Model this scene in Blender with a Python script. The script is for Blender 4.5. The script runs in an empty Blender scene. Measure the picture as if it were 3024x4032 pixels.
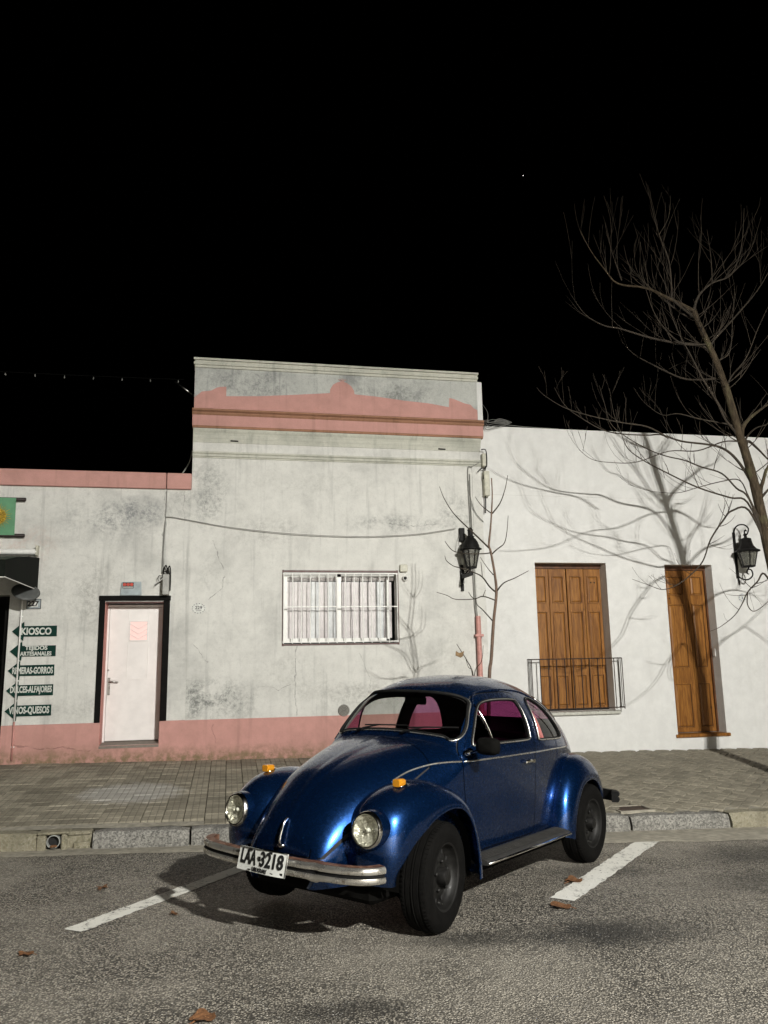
import bpy, bmesh, math, random
import numpy as np
from mathutils import Vector, Matrix
random.seed(11); rng = np.random.default_rng(7)
C = bpy.context.scene.collection
SC = bpy.context.scene
R = math.radians

# ---------------------------------------------------------------- camera
cam_d = bpy.data.cameras.new('camera'); cam = bpy.data.objects.new('camera', cam_d); C.objects.link(cam)
cam_d.sensor_fit = 'VERTICAL'; cam_d.sensor_height = 36.0; cam_d.lens = 27.5
cam_d.clip_start = 0.05; cam_d.clip_end = 3000
CAM = Vector((0.0, -12.083, 1.664))
cr = Vector((0.98109, -0.19284, -0.01657)); cu = Vector((-0.01900, -0.18117, 0.98327)); cf = Vector((0.19261, 0.96436, 0.18141))
m = Matrix.Identity(4)
for i in range(3):
    m[i][0] = cr[i]; m[i][1] = cu[i]; m[i][2] = -cf[i]; m[i][3] = CAM[i]
cam.matrix_world = m
SC.camera = cam

# ---------------------------------------------------------------- night sky
w = bpy.data.worlds.new('World'); SC.world = w; w.use_nodes = True
nt = w.node_tree; bg = nt.nodes['Background']
sky = nt.nodes.new('ShaderNodeTexSky'); sky.sky_type = 'NISHITA'; sky.sun_disc = False
sky.sun_elevation = R(1.0); sky.sun_rotation = R(140)
nt.links.new(sky.outputs[0], bg.inputs[0]); bg.inputs[1].default_value = 0.00004

SC.view_settings.view_transform = 'Standard'; SC.view_settings.look = 'None'
SC.view_settings.gamma = 1.0; SC.view_settings.exposure = 0.0; SC.view_settings.use_curve_mapping = False
SC.render.engine = 'CYCLES'
LAMP_POS = Vector((4.7, -17.5, 7.3))      # the street lamp that lights the place, across the road
LAMP_POWER = 13200.0

# ---------------------------------------------------------------- helpers
MATS = {}
class MB:
    def __init__(self): self.v = []; self.f = []
    def add(self, vs, fs):
        o = len(self.v); self.v += [tuple(map(float, p)) for p in vs]; self.f += [tuple(i + o for i in f) for f in fs]; return self
    def box(self, x0, x1, y0, y1, z0, z1):
        vs = [(x, y, z) for z in (z0, z1) for y in (y0, y1) for x in (x0, x1)]
        return self.add(vs, [(0,2,3,1),(4,5,7,6),(0,1,5,4),(2,6,7,3),(0,4,6,2),(1,3,7,5)])
    def bev(self, x0, x1, y0, y1, z0, z1, b=.01):
        # box with chamfered edges
        def ring(xa, xb, ya, yb, z, c):
            return [(xa+c,ya,z),(xb-c,ya,z),(xb,ya+c,z),(xb,yb-c,z),(xb-c,yb,z),(xa+c,yb,z),(xa,yb-c,z),(xa,ya+c,z)]
        vs = ring(x0+b, x1-b, y0+b, y1-b, z0, b*.5) + ring(x0, x1, y0, y1, z0+b, b) + ring(x0, x1, y0, y1, z1-b, b) + ring(x0+b, x1-b, y0+b, y1-b, z1, b*.5)
        fs = [tuple(range(7,-1,-1)), tuple(range(24,32))]
        for k in range(3):
            for i in range(8):
                a, c = k*8+i, k*8+(i+1) % 8; fs.append((a, c, c+8, a+8))
        return self.add(vs, fs)
    def prism(self, poly, axis, a, b):
        # poly of 2-D points, extruded along axis from a to b
        n = len(poly)
        def P(p, t): return {'x': (t, p[0], p[1]), 'y': (p[0], t, p[1]), 'z': (p[0], p[1], t)}[axis]
        vs = [P(p, a) for p in poly] + [P(p, b) for p in poly]
        fs = [tuple(range(n)), tuple(range(2*n-1, n-1, -1))] + [(i+n, (i+1) % n+n, (i+1) % n, i) for i in range(n)]
        return self.add(vs, fs)
    def tube(self, pts, r, n=8, cap=True, closed=False):
        pts = [Vector(p) for p in pts]; N = len(pts)
        rr = r if isinstance(r, (list, tuple)) else [r]*N
        vs = []; up = Vector((0.13, 0.21, 0.97)).normalized(); last = None
        for i, p in enumerate(pts):
            if closed: t = pts[(i+1) % N]-pts[i-1]
            else: t = pts[min(i+1, N-1)]-pts[max(i-1, 0)]
            if t.length < 1e-9: t = Vector((0, 0, 1))
            t.normalize()
            a = (last if last is not None else up); a = a - t*a.dot(t)
            if a.length < 1e-3: a = Vector((1, 0, 0)) - t*t.x
            a.normalize(); last = a; b = t.cross(a)
            for k in range(n):
                g = 2*math.pi*k/n; vs.append(p + (a*math.cos(g)+b*math.sin(g))*rr[i])
        fs = []
        for i in range(N if closed else N-1):
            for k in range(n):
                j = (i+1) % N
                fs.append((i*n+k, i*n+(k+1) % n, j*n+(k+1) % n, j*n+k))
        if cap and not closed: fs += [tuple(range(n-1, -1, -1)), tuple(range((N-1)*n, N*n))]
        return self.add(vs, fs)
    def lathe(self, prof, n=32, M=None, axis='y'):
        # prof: list of (radius, height along axis)
        vs = []; fs = []; K = len(prof)
        for r, h in prof:
            for k in range(n):
                g = 2*math.pi*k/n; c, s = r*math.cos(g), r*math.sin(g)
                p = {'y': (c, h, s), 'x': (h, c, s), 'z': (c, s, h)}[axis]
                vs.append(M @ Vector(p) if M else p)
        for i in range(K-1):
            for k in range(n): fs.append((i*n+k, i*n+(k+1) % n, (i+1)*n+(k+1) % n, (i+1)*n+k))
        return self.add(vs, fs)
    def grid(self, P):
        # P: array rows x cols x 3
        P = np.asarray(P); a, b = P.shape[:2]
        return self.add(P.reshape(-1, 3), [(i*b+j, i*b+j+1, (i+1)*b+j+1, (i+1)*b+j) for i in range(a-1) for j in range(b-1)])
    def mesh(self, name, mat=None, smooth=False, fixn=True):
        me = bpy.data.meshes.new(name); me.from_pydata(self.v, [], self.f)
        if fixn:
            bm = bmesh.new(); bm.from_mesh(me); bmesh.ops.recalc_face_normals(bm, faces=bm.faces); bm.to_mesh(me); bm.free()
        if mat is not None: me.materials.append(mat)
        if smooth:
            me.polygons.foreach_set('use_smooth', [True]*len(me.polygons))
            if smooth != True: me.set_sharp_from_angle(angle=R(smooth))
        me.update(); return me
    def build(self, name, mat, parent=None, smooth=False, fixn=True):
        return link(name, self.mesh(name, mat, smooth, fixn), parent)
def link(name, me, parent=None):
    o = bpy.data.objects.new(name, me); C.objects.link(o)
    if parent is not None: o.parent = parent
    return o
def tag(o, label=None, cat=None, group=None, kind=None):
    if label: o['label'] = label
    if cat: o['category'] = cat
    if group: o['group'] = group
    if kind: o['kind'] = kind
    return o
def thing(name, label, cat, loc=(0,0,0), group=None, rot=(0,0,0)):
    o = bpy.data.objects.new(name, None); C.objects.link(o); o.empty_display_size = .1
    o.location = loc; o.rotation_euler = rot
    return tag(o, label, cat, group)
def struct(o): o['kind'] = 'structure'; return o
def catmull(pts, n=8, closed=False):
    P = [np.array(p, float) for p in pts]; N = len(P); out = []
    for i in range(N if closed else N-1):
        if closed: p0, p1, p2, p3 = P[i-1], P[i], P[(i+1) % N], P[(i+2) % N]
        else: p0, p1, p2, p3 = P[max(i-1,0)], P[i], P[i+1], P[min(i+2,N-1)]
        for k in range(n):
            t = k/n
            out.append(.5*((2*p1)+(-p0+p2)*t+(2*p0-5*p1+4*p2-p3)*t*t+(-p0+3*p1-3*p2+p3)*t**3))
    if not closed: out.append(P[-1])
    return out
def textmesh(name, s, size, mat, parent, origin, ux, uz, bold=0.0, xs=1.0, depth=.002, align='CENTER', spacing=1.0):
    # lettering laid on a plane: ux = reading direction, uz = up
    cu_ = bpy.data.curves.new(name, 'FONT'); cu_.body = s; cu_.size = size; cu_.align_x = align; cu_.align_y = 'CENTER'
    cu_.offset = bold; cu_.extrude = depth/2; cu_.space_character = spacing; cu_.resolution_u = 3
    to = bpy.data.objects.new(name+'_tmp', cu_); C.objects.link(to)
    dg = bpy.context.evaluated_depsgraph_get(); me = bpy.data.meshes.new_from_object(to.evaluated_get(dg))
    bpy.data.objects.remove(to); bpy.data.curves.remove(cu_)
    ux = Vector(ux).normalized(); uz = Vector(uz).normalized(); n = ux.cross(uz)
    M4 = Matrix((( ux.x*xs, uz.x, n.x, origin[0]), (ux.y*xs, uz.y, n.y, origin[1]), (ux.z*xs, uz.z, n.z, origin[2]), (0,0,0,1)))
    me.transform(M4); me.materials.clear(); me.materials.append(mat)
    return link(name, me, parent)

# ---------------------------------------------------------------- materials
class NT:
    def __init__(self, name):
        self.m = bpy.data.materials.new(name); self.m.use_nodes = True; self.t = self.m.node_tree
        self.b = self.t.nodes['Principled BSDF']; MATS[name] = self.m
    def n(self, kind, **kw):
        nd = self.t.nodes.new('ShaderNode'+kind)
        for k, v in kw.items():
            if k[0] == 'i' and k[1:].isdigit(): k = int(k[1:])
            if isinstance(k, int): self.set(nd.inputs[k], v)
            elif k in nd.inputs.keys(): self.set(nd.inputs[k], v)
            else: setattr(nd, k, v)
        return nd
    def set(self, sock, v):
        if isinstance(v, bpy.types.NodeSocket): self.t.links.new(v, sock)
        elif isinstance(v, bpy.types.Node): self.t.links.new(v.outputs[0], sock)
        else: sock.default_value = v
    def pos(self): return self.n('NewGeometry').outputs['Position']
    def obj(self): return self.n('TexCoord').outputs['Object']
    def scale(self, vec, s):
        nd = self.n('VectorMath', operation='MULTIPLY'); self.set(nd.inputs[0], vec); nd.inputs[1].default_value = s; return nd.outputs[0]
    def noise(self, vec, scale, detail=4, rough=.55, dist=0):
        nd = self.n('TexNoise'); self.set(nd.inputs['Vector'], vec); nd.inputs['Scale'].default_value = scale
        nd.inputs['Detail'].default_value = detail; nd.inputs['Roughness'].default_value = rough; nd.inputs['Distortion'].default_value = dist
        return nd.outputs['Fac']
    def ramp(self, fac, *stops):
        nd = self.n('ValToRGB'); self.set(nd.inputs[0], fac); e = nd.color_ramp.elements
        while len(e) < len(stops): e.new(.5)
        for el, (p, c) in zip(e, stops):
            el.position = p; el.color = (c, c, c, 1) if isinstance(c, (int, float)) else (*c, 1)
        return nd.outputs[0]
    def mix(self, fac, a, b, mode='MIX'):
        nd = self.n('MixRGB', blend_type=mode)
        self.set(nd.inputs[0], fac); self.set(nd.inputs[1], a if not isinstance(a, tuple) else (*a, 1)); self.set(nd.inputs[2], b if not isinstance(b, tuple) else (*b, 1))
        return nd.outputs[0]
    def math(self, op, a, b=0.0):
        nd = self.n('Math', operation=op); self.set(nd.inputs[0], a); self.set(nd.inputs[1], b); return nd.outputs[0]
    def map(self, v, a, b, c=0., d=1., smooth=True):
        nd = self.n('MapRange'); nd.interpolation_type = 'SMOOTHSTEP' if smooth else 'LINEAR'
        self.set(nd.inputs[0], v)
        for i, x in zip((1,2,3,4), (a, b, c, d)): nd.inputs[i].default_value = x
        return nd.outputs[0]
    def sep(self, vec):
        nd = self.n('SeparateXYZ'); self.set(nd.inputs[0], vec); return nd.outputs
    def bump(self, h, strength=.3, dist=.01, prev=None):
        nd = self.n('Bump'); nd.inputs['Strength'].default_value = strength; nd.inputs['Distance'].default_value = dist
        self.set(nd.inputs['Height'], h)
        if prev is not None: self.set(nd.inputs['Normal'], prev)
        return nd.outputs[0]
    def out(self, **kw):
        for k, v in kw.items():
            key = {'color': 'Base Color', 'rough': 'Roughness', 'metal': 'Metallic', 'normal': 'Normal', 'spec': 'Specular IOR Level', 'coat': 'Coat Weight', 'coatr': 'Coat Roughness', 'trans': 'Transmission Weight', 'emit': 'Emission Color', 'emits': 'Emission Strength', 'alpha': 'Alpha', 'sheen': 'Sheen Weight'}[k]
            if isinstance(v, tuple): v = (*v, 1)
            self.set(self.b.inputs[key], v)
        return self.m
def plain(name, col, rough=.6, metal=0., var=.15, nscale=20, bump=.1, bdist=.003, **kw):
    t = NT(name); p = t.pos(); n1 = t.noise(p, nscale, 5); n2 = t.noise(p, nscale*.17, 3)
    c = t.mix(t.map(n1, .3, .7), tuple(x*(1-var) for x in col), tuple(min(1, x*(1+var)) for x in col))
    c = t.mix(t.map(n2, .35, .7, 0, .5), c, tuple(x*(1-var*1.3) for x in col))
    t.out(color=c, rough=t.map(n1, .2, .8, max(0.02, rough-.08), min(1, rough+.08)), metal=metal, **kw)
    if bump: t.out(normal=t.bump(n1, bump, bdist))
    return t.m
def facing(t, lo=.045, hi=.75, pw=4.0):
    # reflectance rising towards grazing angles, the same for both sides of a pane
    lw = t.n('LayerWeight'); lw.inputs[0].default_value = .5
    return t.math('ADD', t.math('MULTIPLY', t.math('POWER', lw.outputs['Facing'], pw), hi), lo)
def seg_dist(t, p, pts):
    # distance (in the wall plane) to a polyline; used for the shapes of individual cracks
    sx = t.sep(p); d = None
    for (x0, z0), (x1, z1) in zip(pts, pts[1:]):
        dx, dz = x1-x0, z1-z0; L2 = dx*dx+dz*dz
        ax = t.math('SUBTRACT', sx[0], x0); az = t.math('SUBTRACT', sx[2], z0)
        u = t.math('DIVIDE', t.math('ADD', t.math('MULTIPLY', ax, dx), t.math('MULTIPLY', az, dz)), L2)
        cl = t.n('Clamp'); t.set(cl.inputs[0], u); u = cl.outputs[0]
        ex = t.math('SUBTRACT', ax, t.math('MULTIPLY', u, dx)); ez = t.math('SUBTRACT', az, t.math('MULTIPLY', u, dz))
        q = t.math('ADD', t.math('MULTIPLY', ex, ex), t.math('MULTIPLY', ez, ez))
        d = q if d is None else t.math('MINIMUM', d, q)
    return t.math('SQRT', d)
def blotch(t, p, cx, cz, rx, rz):
    sx = t.sep(p)
    a = t.math('DIVIDE', t.math('SUBTRACT', sx[0], cx), rx); b = t.math('DIVIDE', t.math('SUBTRACT', sx[2], cz), rz)
    q = t.math('SQRT', t.math('ADD', t.math('MULTIPLY', a, a), t.math('MULTIPLY', b, b)))
    return t.map(q, 0.2, 1.0, 1.0, 0.0)
def stucco(name, col, dirt, dirt_amt, blots=(), cracks=(), base=None, fine=.25):
    t = NT(name); p = t.pos()
    big = t.noise(p, 1.1, 6, .62, .4); mid = t.noise(p, 5.5, 6, .65); fin = t.noise(p, 60, 4, .6); vfin = t.noise(p, 240, 2, .5)
    c = t.mix(t.map(mid, .3, .75), tuple(x*.93 for x in col), tuple(min(1, x*1.04) for x in col))
    c = t.mix(t.map(t.noise(p, 13, 5, .75), .48, .72, 0, dirt_amt*.55), c, tuple(x*1.25 for x in dirt))
    c = t.mix(t.map(t.noise(p, 38, 5, .75), .5, .74, 0, dirt_amt*.6), c, dirt)
    c = t.mix(t.map(big, .45, .72, 0, dirt_amt), c, dirt)
    streak = t.noise(t.scale(p, (9, 9, .55)), 1.0, 4, .6)
    c = t.mix(t.math('MULTIPLY', t.map(streak, .53, .75), dirt_amt*1.0), c, dirt)
    blotn = t.math('MULTIPLY', t.math('MULTIPLY', t.map(t.noise(p, 3.2, 8, .78, .6), .38, .62), t.map(t.noise(p, 17, 6, .8), .36, .60)), t.map(t.noise(p, 60, 3, .7), .2, .6, .35, 1))
    for (bx, bz, rx, rz, amt, bc) in blots:
        f = t.math('MULTIPLY', t.math('MULTIPLY', blotch(t, p, bx, bz, rx, rz), blotn), amt)
        c = t.mix(f, c, bc)
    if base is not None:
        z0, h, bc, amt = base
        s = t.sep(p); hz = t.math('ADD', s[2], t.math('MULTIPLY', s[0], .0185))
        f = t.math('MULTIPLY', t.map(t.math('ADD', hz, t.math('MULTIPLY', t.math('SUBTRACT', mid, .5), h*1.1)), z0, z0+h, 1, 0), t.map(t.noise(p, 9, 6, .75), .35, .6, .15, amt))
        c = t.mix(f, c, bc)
    hgt = t.math('ADD', t.math('MULTIPLY', fin, .6), t.math('MULTIPLY', mid, .9))
    wob = None
    for pts, wd in cracks:
        q = t.n('VectorMath', operation='ADD'); t.set(q.inputs[0], p)
        nz = t.n('TexNoise'); t.set(nz.inputs['Vector'], p); nz.inputs['Scale'].default_value = 5; nz.inputs['Detail'].default_value = 6
        t.set(q.inputs[1], t.scale(nz.outputs['Color'], (.16, 0, .16)))
        d = seg_dist(t, q.outputs[0], [(a+.08, b+.08) for a, b in pts])
        f = t.map(d, wd*.3, wd, 1, 0)
        f = t.math('MULTIPLY', f, t.map(t.noise(p, 11, 4, .7), .36, .60))
        c = t.mix(t.math('MULTIPLY', f, .55), c, tuple(x*.45 for x in dirt))
        hgt = t.math('SUBTRACT', hgt, t.math('MULTIPLY', f, .6))
    c = t.mix(t.map(vfin, .2, .8, 0, .10), c, (.05, .05, .045))
    t.out(color=c, rough=.88, spec=.25, normal=t.bump(hgt, fine, .012))
    return t.m
TRUNK=[(7.3,-2.62,-0.12),(7.34,-2.62,0.48),(7.39,-2.62,1.38),(7.4,-2.62,2.12),(7.33,-2.62,2.73),(7.19,-2.63,3.75),(7.13,-2.64,4.07),(7.05,-2.65,4.41),(6.98,-2.66,4.66),(6.91,-2.67,4.98),(6.82,-2.68,5.35),(6.7,-2.69,5.72),(6.58,-2.7,6.0),(6.47,-2.71,6.26),(6.41,-2.72,6.42)]
LIMBS=[([(6.45,-2.71,6.31),(6.46,-2.65,6.45),(6.28,-2.65,6.54),(6.08,-2.64,6.63),(5.84,-2.64,6.73),(5.68,-2.63,6.77),(5.31,-2.63,6.8),(5.13,-2.63,7.0),(4.95,-2.62,7.26),(4.79,-2.62,7.6)],0.045),
 ([(6.45,-2.71,6.31),(6.46,-2.65,6.45),(6.52,-2.72,6.67),(6.69,-2.8,6.83),(6.96,-2.87,6.95),(7.11,-2.95,7.35),(7.17,-3.02,7.92)],0.036),
 ([(7.28,-2.62,3.07),(7.22,-2.65,3.74),(7.24,-2.72,3.98),(7.29,-2.79,4.17),(7.48,-2.85,4.48),(7.63,-2.92,4.93)],0.055),
 ([(7.01,-2.66,4.55),(7.05,-2.65,4.73),(7.22,-2.58,4.9),(7.44,-2.52,5.05),(7.66,-2.45,5.18),(7.94,-2.39,5.29),(8.25,-2.32,5.65)],0.050),
 ([(7.05,-2.65,4.41),(7.09,-2.65,4.59),(7.13,-2.81,4.69),(7.22,-2.96,4.72),(7.37,-3.12,4.88)],0.030),
 ([(7.06,-2.65,4.37),(7.11,-2.65,4.55),(7.33,-2.57,4.46),(7.57,-2.5,4.3),(7.84,-2.42,4.26)],0.040),
 ([(7.24,-2.63,3.41),(7.15,-2.65,3.81),(7.07,-2.59,4.12),(6.94,-2.54,4.36),(6.81,-2.48,4.49),(6.63,-2.42,4.55),(6.27,-2.36,4.6),(5.98,-2.31,4.7),(5.77,-2.25,4.7),(5.23,-2.19,4.75),(4.83,-2.13,4.98),(4.65,-2.08,5.16),(4.54,-2.02,5.43)],0.036),
 ([(5.89,-2.65,4.55),(5.61,-2.61,4.71),(5.23,-2.57,4.77),(4.78,-2.54,4.86),(4.45,-2.5,4.97),(4.18,-2.46,5.15),(4.1,-2.42,5.27)],0.018),
 ([(7.28,-2.62,3.07),(7.04,-2.65,3.72),(6.82,-2.7,3.86),(6.59,-2.74,4.05),(6.25,-2.79,4.12),(5.98,-2.84,4.19),(5.68,-2.88,4.23),(5.4,-2.93,4.3),(5.06,-2.98,4.45),(4.84,-3.03,4.6),(4.75,-3.07,4.86),(4.67,-3.12,5.08)],0.022),
 ([(7.28,-2.62,3.07),(7.01,-2.65,3.67),(6.73,-2.67,3.73),(6.26,-2.69,3.85),(5.81,-2.71,4.03),(5.41,-2.74,4.21),(5.2,-2.76,4.36),(5.11,-2.78,4.57),(5.02,-2.8,4.81),(4.97,-2.82,5.16)],0.022),
 ([(7.3,-2.62,2.96),(7.02,-2.65,3.56),(6.72,-2.7,3.54),(6.55,-2.75,3.41),(6.28,-2.81,3.12),(6.1,-2.86,2.82),(5.84,-2.91,2.61),(5.59,-2.96,2.48),(5.38,-3.02,2.44),(5.18,-3.07,2.49),(4.93,-3.12,2.56)],0.024),
 ([(7.25,-2.63,3.3),(7.04,-2.65,3.74),(6.96,-2.59,4.0),(6.69,-2.54,3.98),(6.37,-2.49,3.9),(6.08,-2.43,3.83),(5.7,-2.38,3.86),(5.41,-2.32,3.96)],0.016),
 ([(7.0,-2.65,4.54),(6.66,-2.75,4.5),(6.19,-2.84,4.33),(5.7,-2.94,4.28),(5.16,-3.03,4.09),(4.71,-3.13,4.05),(4.44,-3.22,4.06),(4.23,-3.32,4.15)],0.016),
 ([(7.0,-2.66,4.6),(6.93,-2.65,4.76),(6.52,-2.48,4.9),(6.28,-2.32,5.02),(6.13,-2.15,5.05),(5.96,-1.99,5.28),(5.9,-1.82,5.57)],0.018),
 ([(7.03,-2.65,4.49),(6.94,-2.65,4.66),(6.74,-2.72,4.84),(6.59,-2.78,5.07),(6.36,-2.85,5.36),(6.17,-2.92,5.65),(5.96,-2.99,5.96),(5.81,-3.05,6.34),(5.74,-3.12,6.81)],0.030),
 ([(6.85,-2.68,5.23),(6.82,-2.65,5.45),(6.62,-2.46,5.5),(6.41,-2.28,5.58),(6.08,-2.09,5.84),(5.89,-1.91,6.07),(5.8,-1.72,6.36)],0.034),
 ([(6.67,-2.69,5.78),(6.54,-2.65,5.93),(6.25,-2.6,5.97),(6.03,-2.56,6.01),(5.76,-2.51,6.08),(5.38,-2.46,6.2),(5.18,-2.41,6.25),(4.92,-2.37,6.42),(4.74,-2.32,6.74)],0.036),
 ([(6.61,-2.7,5.94),(6.22,-2.65,5.95),(5.9,-2.72,6.16),(5.73,-2.79,6.36),(5.63,-2.85,6.56),(5.5,-2.92,6.85)],0.020),
 ([(6.45,-2.71,6.31),(6.15,-2.65,6.6),(6.12,-2.68,6.73),(6.09,-2.72,7.16),(5.95,-2.75,7.55),(5.86,-2.79,7.87),(5.77,-2.82,8.32)],0.026),
 ([(6.02,-2.65,7.61),(6.21,-2.63,7.92),(6.28,-2.62,8.28)],0.011),
 ([(5.37,-2.65,6.84),(5.3,-2.54,7.39),(5.3,-2.42,7.87)],0.014),
 ([(6.69,-2.69,5.75),(6.7,-2.65,5.98),(7.12,-2.59,6.4),(7.62,-2.54,6.92),(7.96,-2.48,7.39),(8.17,-2.42,7.87)],0.028),
 ([(6.85,-2.68,5.23),(6.93,-2.65,5.46),(7.08,-2.84,5.71),(7.18,-3.03,6.09),(7.28,-3.22,6.42)],0.022),
 ([(6.79,-2.68,5.43),(6.75,-2.65,5.69),(6.93,-2.71,5.85),(7.0,-2.76,6.39),(7.03,-2.82,6.76)],0.020),
 ([(7.38,-2.62,2.32),(7.16,-2.65,2.68),(6.99,-2.71,2.57),(6.78,-2.77,2.42),(6.63,-2.83,2.25),(6.45,-2.9,2.1),(6.19,-2.96,1.96),(6.01,-3.02,1.91)],0.022),
 ([(6.87,-2.65,2.43),(6.8,-2.72,2.26),(6.84,-2.79,2.17),(7.01,-2.85,2.29),(7.12,-2.92,2.45)],0.013),
 ([(6.95,-2.65,4.73),(6.84,-2.49,5.11),(6.76,-2.33,5.57),(6.66,-2.18,5.9),(6.38,-2.02,5.81)],0.024),
 ([(6.8,-2.65,6.91),(6.9,-2.54,7.38),(6.97,-2.42,7.92)],0.016),
 ([(7.13,-2.65,7.08),(7.63,-2.44,7.57),(8.09,-2.22,8.36)],0.015),
 ([(6.54,-2.7,6.09),(6.52,-2.65,6.29),(6.45,-2.54,6.4),(6.23,-2.44,6.63),(5.94,-2.33,6.99),(5.76,-2.23,7.29),(5.75,-2.12,7.71)],0.030)]
SAPLING=[([(3.0,-3.0,0.06),(3.01,-3.0,0.6),(3.06,-3.0,1.42),(3.09,-3.0,1.61),(3.14,-3.0,2.06),(3.19,-3.0,2.39),(3.18,-3.0,2.62),(3.14,-3.0,2.9),(3.12,-3.0,2.99),(3.15,-3.0,3.2),(3.17,-3.0,3.38),(3.19,-3.0,3.61),(3.19,-3.0,3.83)],0.026),
 ([(3.17,-3.0,3.38),(3.06,-2.95,3.49),(3.0,-2.9,3.61)],0.008),
 ([(3.18,-3.0,3.38),(3.26,-3.08,3.5),(3.3,-3.17,3.66),(3.31,-3.25,3.81)],0.009),
 ([(3.12,-3.0,2.95),(2.95,-2.96,3.13),(2.8,-2.92,3.29),(2.7,-2.88,3.42),(2.61,-2.84,3.6),(2.57,-2.8,3.75)],0.012),
 ([(3.14,-3.0,2.89),(3.02,-3.06,2.87),(2.8,-3.12,2.86),(2.62,-3.18,2.88),(2.53,-3.24,2.94),(2.48,-3.3,2.98)],0.008),
 ([(3.15,-3.0,2.87),(3.21,-3.04,2.93),(3.29,-3.08,3.0),(3.32,-3.11,3.14),(3.33,-3.15,3.33)],0.009),
 ([(3.16,-3.0,2.62),(3.12,-2.9,2.72),(3.07,-2.8,2.86)],0.007),
 ([(3.18,-3.0,2.41),(3.12,-2.96,2.48),(3.05,-2.91,2.6),(2.96,-2.87,2.66),(2.8,-2.83,2.72),(2.72,-2.79,2.75),(2.65,-2.74,2.82),(2.64,-2.7,2.89)],0.011),
 ([(3.19,-3.0,2.41),(3.26,-3.07,2.51),(3.39,-3.13,2.57),(3.54,-3.2,2.65)],0.010),
 ([(3.17,-3.0,2.31),(3.03,-2.97,2.36),(2.92,-2.94,2.33),(2.7,-2.91,2.33),(2.6,-2.88,2.38),(2.48,-2.85,2.42)],0.008),
 ([(2.9,-3.0,2.33),(2.88,-2.95,2.37),(2.87,-2.9,2.42)],0.005),
 ([(3.02,-3.0,2.36),(3.07,-2.95,2.44)],0.005),
 ([(3.13,-3.0,2.06),(3.03,-2.93,2.2),(2.98,-2.87,2.27),(2.99,-2.8,2.35)],0.008),
 ([(3.02,-3.0,2.59),(3.03,-2.95,2.73),(3.04,-2.9,2.79)],0.005)]
SHOOTS=[([(2.82,-3.1,1.42),(2.74,-3.17,1.59),(2.65,-3.23,1.71),(2.58,-3.3,1.79)],0.007),
 ([(2.84,-3.1,1.42),(2.92,-3.15,1.59),(2.93,-3.2,1.77)],0.006),
 ([(2.83,-3.1,1.42),(2.78,-3.08,1.52),(2.76,-3.05,1.61)],0.004)]
# ---------------------------------------------------------------- material set
GREYDIRT = (.20, .205, .20)
M_wall_left = stucco('plaster_left', (.675, .672, .635), GREYDIRT, .40,
    blots=[(-1.7, 3.75, 1.1, .45, 1.0, (.24,.25,.25)), (-1.3, 3.9, .5, .3, .9, (.2,.21,.22)), (-1.9, 2.55, .5, .8, .8, (.3,.3,.28)), (-2.9, 3.3, .6, .5, .7, (.55,.42,.37)), (-.7, 4.0, .35, .3, .9, (.22,.23,.22)), (-2.5, 2.6, .4, .7, .4, (.33,.33,.3)), (-2.2, 1.0, .9, .25, .5, (.3,.3,.28))],
    cracks=[([(-.965, 4.22), (-.972, 3.6), (-.99, 2.95)], .012), ([(-.70, 4.2), (-.705, 3.7)], .006)])
M_wall_mid = stucco('plaster_middle', (.68, .677, .64), GREYDIRT, .32,
    blots=[(-.35, 4.2, .45, .8, 1.0, (.25,.26,.25)), (-.1, 1.05, .8, .45, 1.0, (.17,.18,.17)), (-.5, 1.1, .5, .4, 1.0, (.17,.18,.17)), (.6, 3.6, .9, .35, .6, (.3,.3,.28)), (2.6, 3.75, 1.2, .22, .9, (.24,.25,.24)), (3.6, 3.9, .4, .6, .9, (.24,.25,.24)), (1.0, 1.4, .8, .5, .55, (.33,.33,.3)), (2.2, 1.1, 1.4, .35, .7, (.28,.28,.26)), (3.3, 1.5, .7, .9, .4, (.33,.33,.3)), (-.25, 2.9, .35, .5, .55, (.3,.31,.29)), (1.3, 4.35, 1.5, .3, .4, (.36,.36,.33))],
    cracks=[([(-.25, 3.45), (-.18, 3.2), (-.05, 2.95), (-.1, 2.72), (-.3, 2.55)], .010), ([(1.02, 1.84), (1.0, 1.3), (1.03, .82)], .013), ([(2.0, 1.75), (2.15, 1.3), (2.1, .9)], .006), ([(2.5, 3.75), (2.9, 3.72), (3.3, 3.76)], .009), ([(.5, 1.25), (.75, 1.2), (.95, 1.28)], .007), ([(-.5, 1.9), (-.3, 1.6)], .006)])
M_parapet = stucco('plaster_weathered', (.52, .53, .50), (.19, .20, .20), .85,
    blots=[(.3, 6.0, 1.2, .4, 1.0, (.16,.17,.17)), (2.7, 5.95, 1.3, .35, 1.0, (.18,.19,.18)), (1.2, 6.1, .6, .3, .8, (.55,.56,.53)), (3.6, 6.0, .7, .3, .8, (.5,.51,.48))], fine=.5)
M_white = stucco('plaster_white', (.72, .722, .705), (.5, .5, .47), .14, blots=[(4.4, 2.2, .5, 1.6, .35, (.5,.5,.47)), (9, 1.2, .8, .8, .3, (.5,.5,.46))], fine=.18)
M_mould = stucco('cornice_plaster', (.56, .56, .49), (.22, .23, .2), .45, fine=.3)
M_pink = stucco('pink_paint', (.55, .30, .265), (.36, .2, .17), .45, fine=.3)
M_pink_base = stucco('pink_dado_paint', (.56, .30, .265), (.36, .2, .17), .40, base=(.20, .30, (.20, .15, .085), 1.0), cracks=[([(-2.9, .55), (-2.6, .45), (-2.2, .47), (-1.9, .42)], .012), ([(-.2, .7), (-.15, .45)], .008)], fine=.3)
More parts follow.
